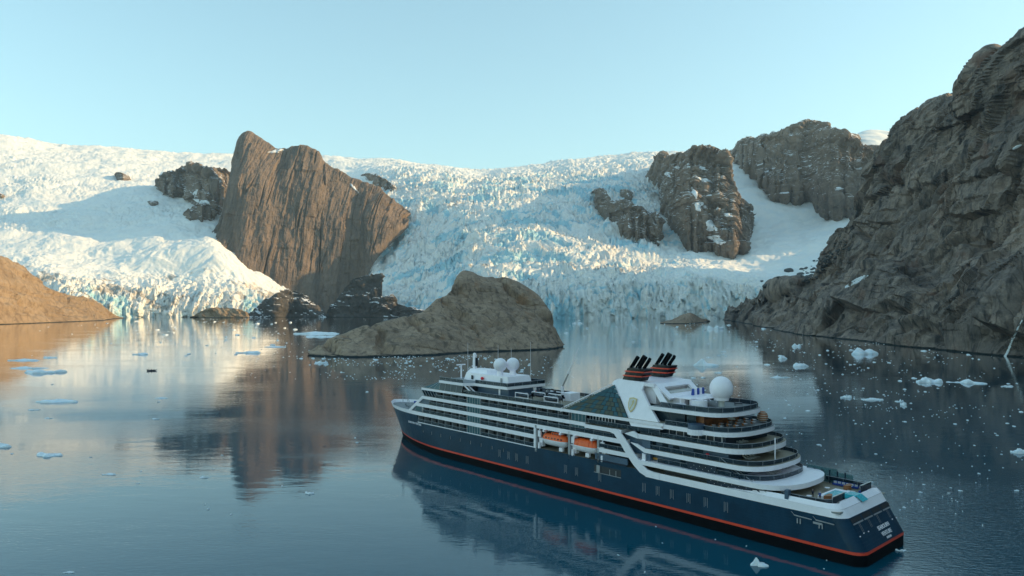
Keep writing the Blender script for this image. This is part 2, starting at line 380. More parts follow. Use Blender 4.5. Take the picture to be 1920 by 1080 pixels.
# central rock tower
TW_X = [388, 400, 418, 435, 446, 460, 480, 505, 525, 548, 570, 595, 615, 640, 665, 690, 715, 735, 752, 766]
TW_T = [452, 438, 395, 300, 262, 249, 255, 272, 283, 277, 276, 287, 310, 325, 338, 348, 360, 376, 388, 404]
TW_B = [456, 461, 473, 486, 494, 504, 514, 526, 535, 545, 556, 592, 592, 592, 592, 500, 462, 442, 426, 412]
r = [[], [], [], [], [], [], []]
TW_Z = [Zg(388, 456) - 25, Zg(400, 461) - 25, Zg(418, 473) - 25, 3720, 3690, 3680, 3690, 3700, 3710, 3720, 3730, 3735, 3735, 3740, 3760, 3800, 3890, 3990, 4080, 4150]
for x, t, b, zb in zip(TW_X, TW_T, TW_B, TW_Z):
    ed = max(0., min(1., (x - 388) / 60., (766 - x) / 120.)) ** .6
    zt = max(zb + 30, 3900 + 380 * ed)
    if x > 640: zt = 4280 + max(0, x - 700) * 1.6
    r[0].append(w3(x, b + 14, zb)); r[1].append(w3(x, b, zb))
    def mid(f, g): return w3(x, b + (t - b) * f, zb + (zt - zb) * g)
    r[2].append(mid(.35, .22)); r[3].append(mid(.68, .45)); r[4].append(mid(.93, .78)); r[5].append(w3(x, t, zt))
    q = w3(x, t, zt + 260); r[6].append((q[0], q[1], q[2] * .0 + w3(x, t, zt)[2] - 180))
def tower_disp(Q, v):
    u = Q[..., 0] + fbm(Q, (120, 900, 420), 3, 2) * 12; z = Q[..., 2]
    flutes = facets(u, z, (105, 420), 4, 3, .48) * 13 + ridged(np.stack([u, 0 * u, z], -1), (30, 1, 330), 3, 8) * 1.8
    Pc = np.stack([u, 0 * u, z], -1)
    cr_ = (-np.clip(ridged(Pc, (170, 1, 2600), 1, 77) - .955, 0, 1) * 560 - np.clip(ridged(Pc, (75, 1, 1300), 1, 79) - .94, 0, 1) * 230) * sstep(-.25, .25, fbm(Q, (150, 900, 220), 2, 81))
    butt = fbm(Q, (330, 900, 520), 3, 14) * 22
    w = sstep(.6, 1.5, v) * (1 - sstep(4.2, 5, v) * .6)
    right = sstep(-950, -750, Q[..., 0])
    slabs = facets(u + z * .35, z, (90, 300), 2, 23) * 34 * right
    return (flutes + butt + cr_ + slabs) * w + fbm(Q, (60, 60, 60), 4, 33) * 4 + facets(Q[..., 0], Q[..., 2], (26, 60), 3, 35, .6) * 4 * w
tower = loft('rock_tower', r, 620, 520, M_ROCK, tower_disp, 'tall blunt brown rock tower standing between the two arms of the glacier')

def outcrop(name, xs, top, bot, bulge, mat, label, nu=160, nv=120, seed=0, amp=8., zf=None, thick=60, wl=60):
    rr = random.Random(seed * 13 + len(xs)); m_ = max(4, int((xs[-1] - xs[0]) / 4.5)); X_ = np.linspace(xs[0], xs[-1], m_)
    jt = min(4., (xs[-1] - xs[0]) / 22.)
    top = [float(np.interp(x, xs, top)) + (rr.uniform(-1, 1) * jt * .55 if 0 < k < m_ - 1 else 0) for k, x in enumerate(X_)]
    bot = [float(np.interp(x, xs, bot)) + (rr.uniform(-1, 1) * jt if 0 < k < m_ - 1 else 0) for k, x in enumerate(X_)]; xs = list(X_)
    rows = [[] for _ in range(7)]
    n = len(xs)
    for i, (x, t, b) in enumerate(zip(xs, top, bot)):
        zf_ = zf or Zg
        zb, zt = zf_(x, b), zf_(x, t)
        e = min(1., 5 * min(i + .3, n - .7 - i) / n) ** .6
        rows[0].append(w3(x, b + 5, zb + thick)); rows[1].append(w3(x, b, zb - 30))
        for k, fct in ((2, .3), (3, .65), (4, .92)):
            yk = b + (t - b) * fct
            z0 = min(zf_(x, yk), zb + (b - yk) * zb / F * .62)
            rows[k].append(w3(x, yk, z0 - 30 - bulge * e * (1.15 - abs(fct - .45) * .9)))
        z1 = min(zt, zb + (b - t) * zb / F * .7)
        rows[5].append(w3(x, t, z1 - 10)); q = w3(x, t, z1); rows[6].append((q[0], zt + thick, w3(x, t + 5, zt + thick)[2] if zt < 5300 else q[2] * .9))
    def dsp(Q, v):
        w = .35 + .65 * sstep(.7, 1.6, v) * (1 - sstep(5.1, 5.6, v))
        Qs = Q + np.stack([Q[..., 2] * .3, 0 * v, 0 * v], -1)
        u = Qs[..., 0] + .3 * Qs[..., 1] + .35 * Qs[..., 2] + fbm(Q, (wl * 2,) * 3, 2, seed + 2) * wl * .3; z = Qs[..., 2]
        return (facets(u, z, (wl * 1.5, wl * 3.2), 4, seed, .5) * 1.4) * amp * w + fbm(Q, (wl * .5,) * 3, 4, seed + 5, .6) * amp * .45 * w - np.clip(ridged(np.stack([u, 0 * u, z], -1), (wl * 2.2, 1, wl * 9), 1, seed + 9) - .93, 0, 1) * amp * 18 * w
    return loft(name, rows, int(nu * 1.3), int(nv * 1.2), mat, dsp, label, smooth=False)
outcrop('rock_ridge', [288, 300, 320, 345, 362, 385, 400, 415, 434], [350, 338, 328, 320, 318, 323, 330, 322, 322], [352, 366, 372, 374, 398, 408, 412, 400, 405], 70, M_ROCKS, 'jagged dark rock ridge showing through the snow left of the tower', seed=3, amp=16)
outcrop('rock_ridge', [335, 350, 365, 380, 398], [408, 396, 385, 382, 392], [411, 418, 421, 418, 414], 30, M_ROCKS, 'low dark rock ledge below the jagged ridge left of the tower', 80, 50, seed=5, amp=9)
outcrop('rock_outcrop', [216, 224, 232, 243], [329, 325, 326, 331], [333, 341, 343, 336], 40, M_ROCKS, 'small isolated dark rock in the upper left snow', 40, 40, seed=6, amp=6)
outcrop('rock_outcrop', [277, 285, 292, 299], [379, 376, 375, 379], [383, 387, 387, 384], 25, M_ROCKS, 'tiny dark rock in the shaded snow below the isolated one', 30, 30, seed=7, amp=5)
outcrop('rock_outcrop', [-20, 0, 8], [358, 360, 366], [368, 370, 369], 25, M_ROCKS, 'small brown rock in the snow at the left edge', 30, 30, seed=8, amp=5)
outcrop('rock_outcrop', [676, 690, 705, 722, 738, 748], [330, 328, 331, 338, 347, 361], [338, 340, 350, 358, 368, 370], 35, M_ROCKS, 'brown rocks breaking the snow at the right shoulder of the tower', 90, 50, seed=9, amp=9)
outcrop('rock_outcrop', [1117, 1124, 1132, 1141, 1148], [359, 355, 357, 372, 392], [400, 408, 414, 422, 424], 60, M_ROCKS, 'narrow dark rock rib at the left end of the small outcrops', 60, 90, seed=10, amp=10)
outcrop('rock_outcrop', [1140, 1152, 1168, 1185, 1200, 1215, 1228, 1243], [385, 378, 377, 386, 392, 398, 402, 420], [420, 432, 444, 456, 459, 452, 461, 452], 80, M_ROCKS, 'broad low rock hump in the ice below the twin peaks', 120, 110, seed=12, amp=11)
outcrop('rock_outcrop', [1160, 1168, 1178, 1187], [356, 352, 353, 362], [364, 374, 380, 378], 45, M_ROCKS, 'small rock knob just above the broad low hump', 50, 50, seed=13, amp=7)
outcrop('mountain', [1233, 1240, 1252, 1268, 1285, 1300, 1315, 1330, 1345, 1355, 1368, 1385, 1400, 1416], [305, 298, 298, 296, 288, 283, 284, 288, 292, 312, 340, 365, 384, 402], [330, 400, 420, 440, 473, 478, 480, 474, 480, 486, 484, 478, 468, 432], 95, M_ROCKS, 'brown rocky mountain streaked with snow patches in the middle right', 330, 360, seed=15, amp=20, wl=90)
outcrop('mountain', [1368, 1376, 1388, 1400, 1420, 1440, 1455, 1475, 1495, 1520, 1545, 1570, 1595, 1615, 1640, 1665], [293, 283, 270, 265, 262, 259, 256, 241, 234, 236, 246, 258, 270, 281, 293, 302], [297, 305, 320, 330, 350, 368, 382, 386, 386, 384, 406, 408, 402, 396, 380, 350], 150, M_ROCKS, 'large rounded grey brown mountain above the snow valley', 420, 330, seed=18, amp=24, wl=120)

rows = []
for k, (dy, z) in enumerate(((34, 4450), (20, 4600), (8, 4900), (0, 5500), (30, 6300))):
    rows.append([w3(x, t + dy, z) for x, t in ((1585, 262), (1598, 256), (1612, 249), (1630, 246), (1650, 246), (1672, 248), (1695, 250), (1720, 262))])
loft('snow_dome', rows, 120, 60, M_ICE, lambda Q, v: fbm(Q, (160, 160, 160), 3, 111) * 12, 'sunlit snow dome on the skyline behind the rounded mountain')
rows = []
for dy, z in ((14, 4500), (4, 4550), (0, 4650), (16, 4900)):
    rows.append([w3(x, t + dy, z) for x, t in ((1568, 262), (1580, 254), (1592, 250), (1604, 251), (1614, 258))])
loft('rock_outcrop', rows, 60, 30, M_ROCKS, lambda Q, v: fbm(Q, (60, 60, 60), 3, 112) * 8, 'small brown rock hump left of the sunlit snow dome')

# dark rocks between tower and right ice arm, and at the toe of the left arm
def shore_mass(name, xs, top, bot, depth, mat, label, nu=200, nv=120, seed=0, amp=8., wl=40, zoff=0, midz=.45):
    rows = [[] for _ in range(6)]
    for x, t, b in zip(xs, top, bot):
        zb = zw(b) + zoff; zt = zb + depth
        t = min(t, b - .6)
        rows[0].append((w3(x, b, zb)[0], zb, -12)); rows[1].append((w3(x, b, zb)[0], zb, .5))
        rows[2].append(w3(x, b + (t - b) * .55, zb + depth * midz)); rows[3].append(w3(x, t, zt))
        p = w3(x, t, zt); rows[4].append((p[0] * 1.03, zt + depth * .5, p[2] * .6)); rows[5].append((p[0] * 1.05, zt + depth, -12))
    def dsp(Q, v):
        w = sstep(.9, 1.5, v)
        return (facets(Q[..., 0] + .4 * Q[..., 1] + Q[..., 2] * .8, Q[..., 2] + .15 * Q[..., 1], (wl * 1.6, wl * 1.1), 4, seed, .55) * 1.6) * amp * w * (1 - .4 * sstep(2.4, 3, v)) + fbm(Q, (wl * .5,) * 3, 4, seed + 5) * amp * .6 * w
    return loft(name, rows, nu, nv, mat, dsp, label)
shore_mass('rock_shore', [622, 635, 650, 665, 690, 712, 716, 700, 698, 715, 735, 750, 775, 815, 850],
           [575, 553, 534, 520, 516, 513, 520, 548, 556, 560, 553, 570, 578, 587, 592], [594] * 9 + [595] * 3 + [596] * 3, 35, M_DARK, 'dark wet rock face at the foot of the right ice arm', 260, 120, seed=31, amp=9, wl=45, zoff=-150)
shore_mass('rock_shore', [462, 480, 500, 520, 545, 568, 590, 612], [592, 578, 562, 548, 541, 550, 570, 590], [594.5] * 4 + [594] * 4, 60, M_DARK, 'dark rock toe beside the left ice arm below the tower', 160, 80, seed=33, amp=8, wl=40, zoff=-110)
shore_mass('rock_shore', [372, 385, 400, 415, 430, 445, 458, 468], [592, 583, 579, 577, 576, 580, 584, 592], [595.5] * 8, 30, M_HEAD, 'low brown rocks on the shore under the left ice arm', 120, 50, seed=35, amp=6, wl=30, zoff=-60)
# sunlit headland on the left
shore_mass('headland', [-700, -500, -300, -150, -60, 0, 40, 80, 130, 165, 190, 208, 222], [380, 400, 425, 445, 462, 478, 500, 532, 553, 558, 570, 592, 599], [640, 628, 620, 615, 611, 608.5, 607, 605.5, 603.5, 602, 601, 600, 599.8], 260, M_HEAD, 'sunlit orange brown rock headland on the left shore', 420, 200, seed=41, amp=9, wl=60)
# low skerry
shore_mass('skerry', [1238, 1255, 1270, 1285, 1298, 1312, 1326], [603, 600, 595, 589, 588, 596, 601], [606.5, 607, 607, 607, 606.5, 605, 603.5], 60, M_ISLE, 'low brown rock islet in front of the right ice cliff', 120, 60, seed=43, amp=2.5, wl=25)

# island behind the ship
IX = [580, 592, 610, 640, 680, 720, 760, 790, 815, 838, 855, 868, 885, 905, 935, 965, 990, 1012, 1030, 1045, 1056]
IT = [665, 655, 640, 627, 614, 603, 591, 583, 563, 548, 524, 508, 510, 519, 518, 524, 540, 557, 585, 620, 645]
IM = [666, 661, 655, 648, 640, 634, 628, 622, 615, 606, 600, 596, 594, 592, 590, 592, 600, 608, 620, 638, 649]
IB = [667, 668, 669, 670, 670, 669, 668, 667, 666, 664, 663, 662, 661, 660, 659, 658, 657, 656, 655, 653, 651]
r = [[] for _ in range(7)]
for x, t, m, b in zip(IX, IT, IM, IB):
    zb = zw(b); hgt = (b - t) / 160.; dz = 20 + 100 * hgt
    zm = zb + dz * .55; zt = zb + dz * 1.15
    r[0].append((w3(x, b, zb)[0], zb, -8)); r[1].append((w3(x, b, zb)[0], zb, .2)); r[2].append(w3(x, m, zm)); r[3].append(w3(x, (m + t) / 2, zm + (zt - zm) * .45)); r[4].append(w3(x, t, zt))
    p = w3(x, t, zt); r[5].append((p[0], zt + dz * .5, p[2] * .62)); r[6].append((p[0], zt + dz, -8))
def isle_disp(Q, v):
    w = sstep(.9, 1.6, v) * (1 - .65 * sstep(3.2, 4, v))
    Qs = Q + np.stack([Q[..., 2] * .9, Q[..., 2] * .3, 0 * v], -1)
    u = Qs[..., 0] + fbm(Q, (30, 30, 30), 3, 60) * 9; z = Qs[..., 2] + .35 * Qs[..., 1]
    return (facets(u, z, (52, 26), 4, 63, .55, tilt=.6) * 7.) * w + fbm(Q, (46, 46, 30), 5, 66) * 4.2 * w - np.clip(ridged(np.stack([u, 0 * u, z], -1), (60, 1, 130), 2, 67) - .93, 0, 1) * 16 * w
island = loft('island', r, 760, 320, M_ISLE, isle_disp, 'rounded brown rock island with a blunt knob in mid fjord', smooth=False)

# ---------------------------------------------------------------- right cliff
RS = [(1352, 599.5), (1390, 605), (1430, 614), (1470, 622), (1510, 629), (1560, 634), (1610, 639), (1690, 649), (1760, 656), (1840, 664), (1930, 673)]
RL = [(1362, 593), (1400, 580), (1448, 564), (1500, 549), (1545, 535), (1585, 526), (1625, 520), (1675, 517), (1740, 512), (1800, 505), (1880, 497)]
RR = [(1372, 590, 90), (1412, 572, 150), (1455, 553, 260), (1502, 533, 330), (1552, 505, 400), (1590, 420, 420), (1640, 310, 480), (1690, 250, 520), (1742, 208, 480), (1803, 172, 460), (1885, 92, 380)]
r = [[] for _ in range(7)]
for (sx, sy), (lx, ly), (rx, ry, dz) in zip(RS, RL, RR):
    zs = zw(sy); zl = zs + 60 + 60 * (zs < 2000); zr = zs + dz
    p = w3(sx, sy, zs); r[0].append((p[0] - 8, zs - 8, -15)); r[1].append((p[0], zs, .3))
    L = w3(lx, ly, zl); Rr = w3(rx, ry, zr); r[2].append(L)
    def lp(f, g): return tuple(L[k] + (Rr[k] - L[k]) * (f if k < 2 else g) for k in range(3))
    r[3].append(lp(.34, .10)); r[4].append(lp(.68, .62)); r[5].append(Rr); r[6].append((Rr[0] + 420, Rr[1] + 160, Rr[2] * .75))
for wx, wy, hh in ((478, 520, 500), (470, 330, 540), (452, 80, 520), (440, -250, 500), (430, -800, 520), (430, -1600, 480)):
    r[0].append((wx - 8, wy, -15)); r[1].append((wx, wy, .3)); r[2].append((wx + 60, wy + 20, 75)); r[3].append((wx + 150, wy + 40, 110)); r[4].append((wx + 215, wy + 60, 330)); r[5].append((wx + 290, wy + 80, hh)); r[6].append((wx + 800, wy + 100, hh * .75))
def cliff_disp(Q, v):
    w = sstep(.9, 1.4, v)
    Qs = Q + np.stack([Q[..., 2] * .55, Q[..., 2] * -.25, 0 * v], -1)         # joints dip to the left
    s_ = Q[..., 1] * .75 - Q[..., 0] * .66 + fbm(Q, (90, 90, 90), 3, 80) * 22; z = Q[..., 2]
    blocks = fbm(Qs, (190, 190, 230), 2, 81) * 20 + facets(s_ + z * .62, z - s_ * .1, (80, 150), 4, 82, .45) * 27
    Qd = Q + np.stack([Q[..., 2] * .75, Q[..., 2] * -.2, 0 * v], -1)
    led = -np.clip(ridged(np.stack([s_ + z * .62, 0 * z, z], -1), (70, 1, 420), 2, 84) - 1.15, 0, 1) * 46 + 8
    rib = facets(s_ + z * .7, z, (22, 40), 3, 88, .55) * 3.6
    gul = -np.clip(ridged(Qs, (170, 170, 700), 1, 90) - .86, 0, 1) * 120
    return (blocks + led - 8 + rib + gul) * w * (1 - .45 * sstep(4.3, 5, v)) + fbm(Q, (30, 30, 30), 4, 93) * 2.5 * w
cliff = loft('cliff', r, 1100, 520, M_CLIFF, cliff_disp, 'steep dark brown rock cliff rising from the water on the right', smooth=False)
# knob on the cliff's skyline
shoulder = [[w3(x, y, z) for x, y, z in row] for row in (
    [(1738, 262, 1290), (1752, 262, 1270), (1775, 250, 1260), (1800, 240, 1260), (1822, 230, 1270)],
    [(1738, 236, 1300), (1750, 230, 1262), (1772, 222, 1250), (1800, 214, 1250), (1824, 205, 1270)],
    [(1741, 205, 1300), (1750, 195, 1275), (1772, 186, 1262), (1795, 180, 1262), (1816, 176, 1275)],
    [(1743, 196, 1330), (1754, 186, 1330), (1774, 179, 1330), (1796, 172, 1330), (1816, 168, 1330)],
    [(1743, 215, 1400), (1754, 205, 1400), (1774, 200, 1400), (1796, 195, 1400), (1816, 190, 1400)])]
loft('rock_shoulder', shoulder, 90, 70, M_CLIFF, lambda Q, v: fbm(Q, (30, 30, 40), 4, 97) * 6, 'square rock knob on the skyline of the right cliff')
# added ridge, mostly hidden, that shades the glacier; its low saddle lets sun through
def ridge_y(y):
    return np.interp(y, [-2500, 1500, 2600, 3135, 3205, 3470, 3570, 3800, 4600, 5200, 9000], [700, 800, 950, 1000, 680, 680, 950, 1060, 1060, 1000, 900])
rows = []
ys = list(np.linspace(-2500, 9000, 230))
for dx, k in ((-500, .45), (-250, .75), (0, 1.), (300, .9), (1200, .6)):
    rows.append([(2500 + dx + (0), y, float(ridge_y(y)) * k) for y in ys])
loft('shadow_ridge', rows, 500, 50, M_ROCKS, lambda Q, v: fbm(Q, (120, 120, 120), 4, 101) * 12, 'snow patched rocky ridge beyond the right cliff')
# ================================================================ the ship
SH = bpy.data.objects.new('cruise_ship', None); COL.objects.link(SH)
Bf = np.array([-.6665, .7455]); Sd = np.array([.7455, .6665])
_o = np.array([65.277, 131.153]) + 11.5 * Sd
SH.location = (_o[0], _o[1], 0); SH_ROT = math.atan2(.7455, -.6665); SH.rotation_euler = (0, 0, SH_ROT)
tag(SH, 'dark blue and white expedition cruise ship with red waterline stripe lying in the fjord', 'ship')
def sw(x, y, z):
    """ship coordinates (metres forward of the stern, metres to port, height) to world"""
    c, s = math.cos(SH_ROT), math.sin(SH_ROT)
    return (_o[0] + x * c - y * s, _o[1] + x * s + y * c, z)

WHITE = plain('white_paint', (.93, .87, .92), .38, var=.04)
NAVY = plain('navy_hull_paint', (.005, .036, .070), .35, var=.25, scale=.25, spec=.16)
def hull_paint():
    a = N('hull_paint'); c = a.coord(); cv = a.coord((1, 1, .12)); n1 = a.noise(c, .22, 4); st = a.noise(cv, 1.3, 5, .65); fn = a.noise(c, 3., 3)
    col = a.mix(a.ramp(n1, .3, .7), (.0042, .029, .058), (.0062, .041, .080))
    col = a.mix(a.ramp(st, .56, .78, 0, .35), col, (.03, .062, .085))
    br = a.n('TexBrick', i_Vector=a.n('Mapping', i_Vector=a.n('CombineXYZ', i_X=a.n('SeparateXYZ', i_Vector=c).outputs[0], i_Y=a.n('SeparateXYZ', i_Vector=c).outputs[2]), i_Scale=(.16, .42, 1)), i_Scale=1.); br.inputs['Mortar Size'].default_value = .012; br.inputs['Color1'].default_value = (1, 1, 1, 1); br.inputs['Color2'].default_value = (.9, .9, .9, 1)
    h = a.math('ADD', a.math('MULTIPLY', br.outputs[0], .5), a.math('MULTIPLY', a.noise(c, .5, 2), .8))
    a.P(Base_Color=col, Roughness=a.ramp(st, .3, .7, .28, .45), Normal=a.bump(h, .05, .5)); a.p.inputs['Specular IOR Level'].default_value = .2
    return a.m
NAVY = hull_paint()
NAVY2 = plain('blue_grey_panel', (.055, .095, .15), .4, var=.2, scale=.5)
DKBLUE = plain('dark_blue_panel', (.010, .022, .042), .35, var=.25, spec=.35)
FUNB = plain('funnel_black', (.006, .009, .014), .4, spec=.3)
BLACK = plain('black_antifouling', (.003, .004, .006), .7, spec=.08)
RED = plain('red_stripe_paint', (.72, .06, .025), .4, var=.08)
GREY = plain('grey_deck_paint', (.22, .23, .24), .7)
TEAK = plain('teak_deck', (.30, .25, .185), .7, var=.12, scale=2.)
STEEL = plain('dull_steel', (.34, .34, .36), .45, .2)
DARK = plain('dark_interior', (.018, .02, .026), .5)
GOLD = plain('gold_emblem', (.55, .42, .20), .4, .3)
CREAM = plain('cream_upholstery', (.62, .60, .56), .8)
ORANGE = plain('lifeboat_orange', (.86, .13, .02), .45, var=.08)
RUBBER = plain('black_rubber', (.02, .024, .04), .5)
WOOD = plain('brown_wood', (.33, .12, .04), .5, var=.2, scale=3.)
BLUECOV = plain('blue_cover', (.03, .07, .32), .7)
TURQ = plain('pool_tiles', (.03, .42, .50), .25)
REDP = plain('red_plastic', (.75, .02, .03), .4)
def glass_mat(name, col, rough=.08, alpha=.45):
    a = N(name); a.P(Base_Color=col, Roughness=rough, Metallic=0.)
    a.p.inputs['Specular IOR Level'].default_value = .28
    a.p.inputs['Alpha'].default_value = alpha
    return a.m
RAILG = glass_mat('rail_glass', (.014, .032, .05), .1, .72)
WING = glass_mat('window_glass', (.02, .035, .05), .06, .96)
TEALG = glass_mat('teal_glass', (.03, .10, .125), .07, .92)
PANE2 = glass_mat('reflection_tint_glass', (.075, .085, .06), .12, .95)  # warm reflection painted into the colour of some roof panes
CLEARG = glass_mat('clear_teal_glass', (.03, .14, .16), .08, .55)

class MB:
    """collects shapes in ship or local coordinates and links them as one mesh object"""
    def __init__(s): s.v = []; s.f = []; s.mi = []; s.mats = []
    def add(s, V, Fs, m):
        b = len(s.v); s.v += [tuple(map(float, p)) for p in V]
        if m not in s.mats: s.mats.append(m)
        k = s.mats.index(m)
        for f in Fs: s.f.append(tuple(b + i for i in f)); s.mi.append(k)
        return s
    def box(s, x0, x1, y0, y1, z0, z1, m, top=None):
        V = [(x, y, z) for z in (z0, z1) for (x, y) in ((x0, y0), (x1, y0), (x1, y1), (x0, y1))]
        s.add(V, [(0, 3, 2, 1), (0, 1, 5, 4), (1, 2, 6, 5), (2, 3, 7, 6), (3, 0, 4, 7)], m); s.add(V[4:], [(0, 1, 2, 3)], top or m); return s
    def bar(s, p, q, r, m, n=6, r2=None, caps=True):
        p, q = Vector(p), Vector(q); d = (q - p)
        if d.length < 1e-6: return s
        d.normalize(); u = d.orthogonal().normalized(); w = d.cross(u); r2 = r if r2 is None else r2
        V = []
        for c, rr in ((p, r), (q, r2)):
            for k in range(n):
                a = 2 * math.pi * k / n + math.pi / n; V.append(c + (u * math.cos(a) + w * math.sin(a)) * rr)
        Fs = [(k, (k + 1) % n, n + (k + 1) % n, n + k) for k in range(n)]
        if caps: Fs += [tuple(range(n))[::-1], tuple(range(n, 2 * n))]
        return s.add(V, Fs, m)
    def path(s, pts, r, m, n=5, closed=False):
        for a, b in zip(pts, pts[1:] + (pts[:1] if closed else [])): s.bar(a, b, r, m, n, caps=False)
        return s
    def prism(s, poly, z0, z1, m, top=None, bot=None, inset=0.):
        """poly = [(x, y)] counter-clockwise"""
        n = len(poly); V = [(x, y, z0) for x, y in poly]; c = np.mean(np.array(poly), 0)
        for x, y in poly:
            d = np.array([x, y]) - c; L = np.linalg.norm(d) + 1e-9; q = np.array([x, y]) - d / L * inset; V.append((q[0], q[1], z1))
        s.add(V, [(k, (k + 1) % n, n + (k + 1) % n, n + k) for k in range(n)], m)
        s.add(V[n:], [tuple(range(n))], top or m); s.add(V[:n], [tuple(range(n))[::-1]], bot or m); return s
    def side(s, poly, y0, y1, m):
        """poly = [(x, z)] extruded across from y0 to y1"""
        n = len(poly); V = [(x, y0, z) for x, z in poly] + [(x, y1, z) for x, z in poly]
        return s.add(V, [(k, (k + 1) % n, n + (k + 1) % n, n + k) for k in range(n)] + [tuple(range(n))[::-1], tuple(range(n, 2 * n))], m)
    def wall(s, pts, z0, z1, m, thick=.08):
        """vertical strip along plan points"""
        for (a, b) in zip(pts, pts[1:]):
            d = np.array(b) - np.array(a); L = np.linalg.norm(d)
            if L < 1e-6: continue
            nrm = np.array([-d[1], d[0]]) / L * thick / 2
            V = []
            for z in (z0, z1):
                for q in (np.array(a) - nrm, np.array(b) - nrm, np.array(b) + nrm, np.array(a) + nrm): V.append((q[0], q[1], z))
            s.add(V, [(0, 1, 5, 4), (1, 2, 6, 5), (2, 3, 7, 6), (3, 0, 4, 7), (4, 5, 6, 7), (3, 2, 1, 0)], m)
        return s
    def ball(s, c, r, m, nu=20, nv=12, zs=1.):
        V = []; Fs = []
        for j in range(nv + 1):
            for i in range(nu):
                a = 2 * math.pi * i / nu; b = math.pi * j / nv - math.pi / 2
                V.append((c[0] + r * math.cos(b) * math.cos(a), c[1] + r * math.cos(b) * math.sin(a), c[2] + r * zs * math.sin(b)))
        for j in range(nv):
            for i in range(nu): Fs.append((j * nu + i, j * nu + (i + 1) % nu, (j + 1) * nu + (i + 1) % nu, (j + 1) * nu + i))
        return s.add(V, Fs, m)
    def mesh(s, name, smooth=False, bevel=None):
        me = bpy.data.meshes.new(name); me.from_pydata(s.v, [], s.f)
        for m in s.mats: me.materials.append(m)
        me.polygons.foreach_set('material_index', s.mi)
        bm = bmesh.new(); bm.from_mesh(me); bmesh.ops.remove_doubles(bm, verts=bm.verts, dist=1e-4); bmesh.ops.recalc_face_normals(bm, faces=bm.faces); bm.to_mesh(me); bm.free()
        if smooth is True: me.polygons.foreach_set('use_smooth', [True] * len(me.polygons))
        elif smooth: me.polygons.foreach_set('use_smooth', [True] * len(me.polygons)); me.set_sharp_from_angle(angle=math.radians(smooth))
        me.update(); return me
    def build(s, name, parent=None, smooth=False, loc=None, rot=None):
        return link(name, s.mesh(name, smooth), parent, loc, rot)

# ---- hull
def xt(z): return max(0., (z - 2.6)) * .6                  # transom rakes forward with height
def xs(z): return 173.2 + max(0, z) * .42 + .0 * z          # stem
def half(x, z):
    """half width of the hull at x, z"""
    f = min(1., max(0., z / 13.3)); L = xs(z)
    x0 = 128 + 14 * f
    if x > x0:
        u = (x - x0) / (L - x0); p = 1.75 + .9 * f
        return 11.5 * max(0., 1 - u ** p) ** (.95 - .15 * f)
    if x < 30: return 11.5 - .35 * ((30 - x) / 30) ** 2
    return 11.5
NS = 96
def outline(z):
    """port side from transom centre round the corner to the stem"""
    t0 = xt(z); w0 = half(t0, z); rc = 2.6; P_ = [(t0, w0 * k / 5.) for k in range(4)]
    P_ = [(t0, 0), (t0, 3), (t0, 6), (t0, w0 - rc)]
    for k in range(1, 7):
        a = math.pi / 2 * k / 6; P_.append((t0 + rc - rc * math.cos(a), w0 - rc + rc * math.sin(a)))
    L = xs(z); n = NS - len(P_)
    for k in range(1, n + 1):
        u = k / n; u = 1 - (1 - u) ** 1.55
        x = t0 + rc + (L - t0 - rc) * u; P_.append((x, half(x, z) if k < n else 0.))
    return P_
def hull_strip(zs, mat, name, off=0., x_lo=None, x_hi=None, smooth=True, parent=SH, label=None):
    V = []; rows = []
    for z in zs:
        o = outline(z)
        o = [(x - (off if i < 5 else 0), y + (off if i >= 4 else 0)) for i, (x, y) in enumerate(o)]
        rows.append([(x, y, z) for x, y in o] + [(x, -y, z) for x, y in reversed(o[:])])
    A = np.array(rows); nv_, nu_ = A.shape[:2]
    Fq = grid_faces(nv_, nu_)
    if x_lo is not None or x_hi is not None:
        cx = A.reshape(-1, 3)[Fq][..., 0].mean(1)
        Fq = Fq[(cx >= (x_lo if x_lo is not None else -9)) & (cx <= (x_hi if x_hi is not None else 999))]
    me = np_mesh(name, A, Fq, [mat], True)
    bm = bmesh.new(); bm.from_mesh(me); bmesh.ops.remove_doubles(bm, verts=bm.verts, dist=1e-3); bmesh.ops.recalc_face_normals(bm, faces=bm.faces)
    bmesh.ops.delete(bm, geom=[v for v in bm.verts if not v.link_faces], context='VERTS'); bm.to_mesh(me); bm.free()
    me.polygons.foreach_set('use_smooth', [True] * len(me.polygons)); me.set_sharp_from_angle(angle=math.radians(35))
    o = link(name, me, parent)
    if label: o['label'] = label
    return o
hull_strip([2.62, 4, 5.5, 7, 8.42], NAVY, 'hull')
hull_strip([8.42, 9.0, 9.82], NAVY, 'hull_topside', x_lo=49)
hull_strip([9.82, 10.8, 12.1], NAVY, 'bow_plating', x_lo=146.6)
hull_strip([-1.5, 0, 1.2, 2.2], BLACK, 'hull_bottom')
hull_strip([2.2, 2.75], RED, 'waterline_stripe', off=.05)
hull_strip([12.1, 12.7, 13.35], WHITE, 'bow_bulwark', off=.06, x_lo=146.6)
hull_strip([8.42, 9.1, 9.95], WHITE, 'stern_bulwark', off=.07, x_hi=49)

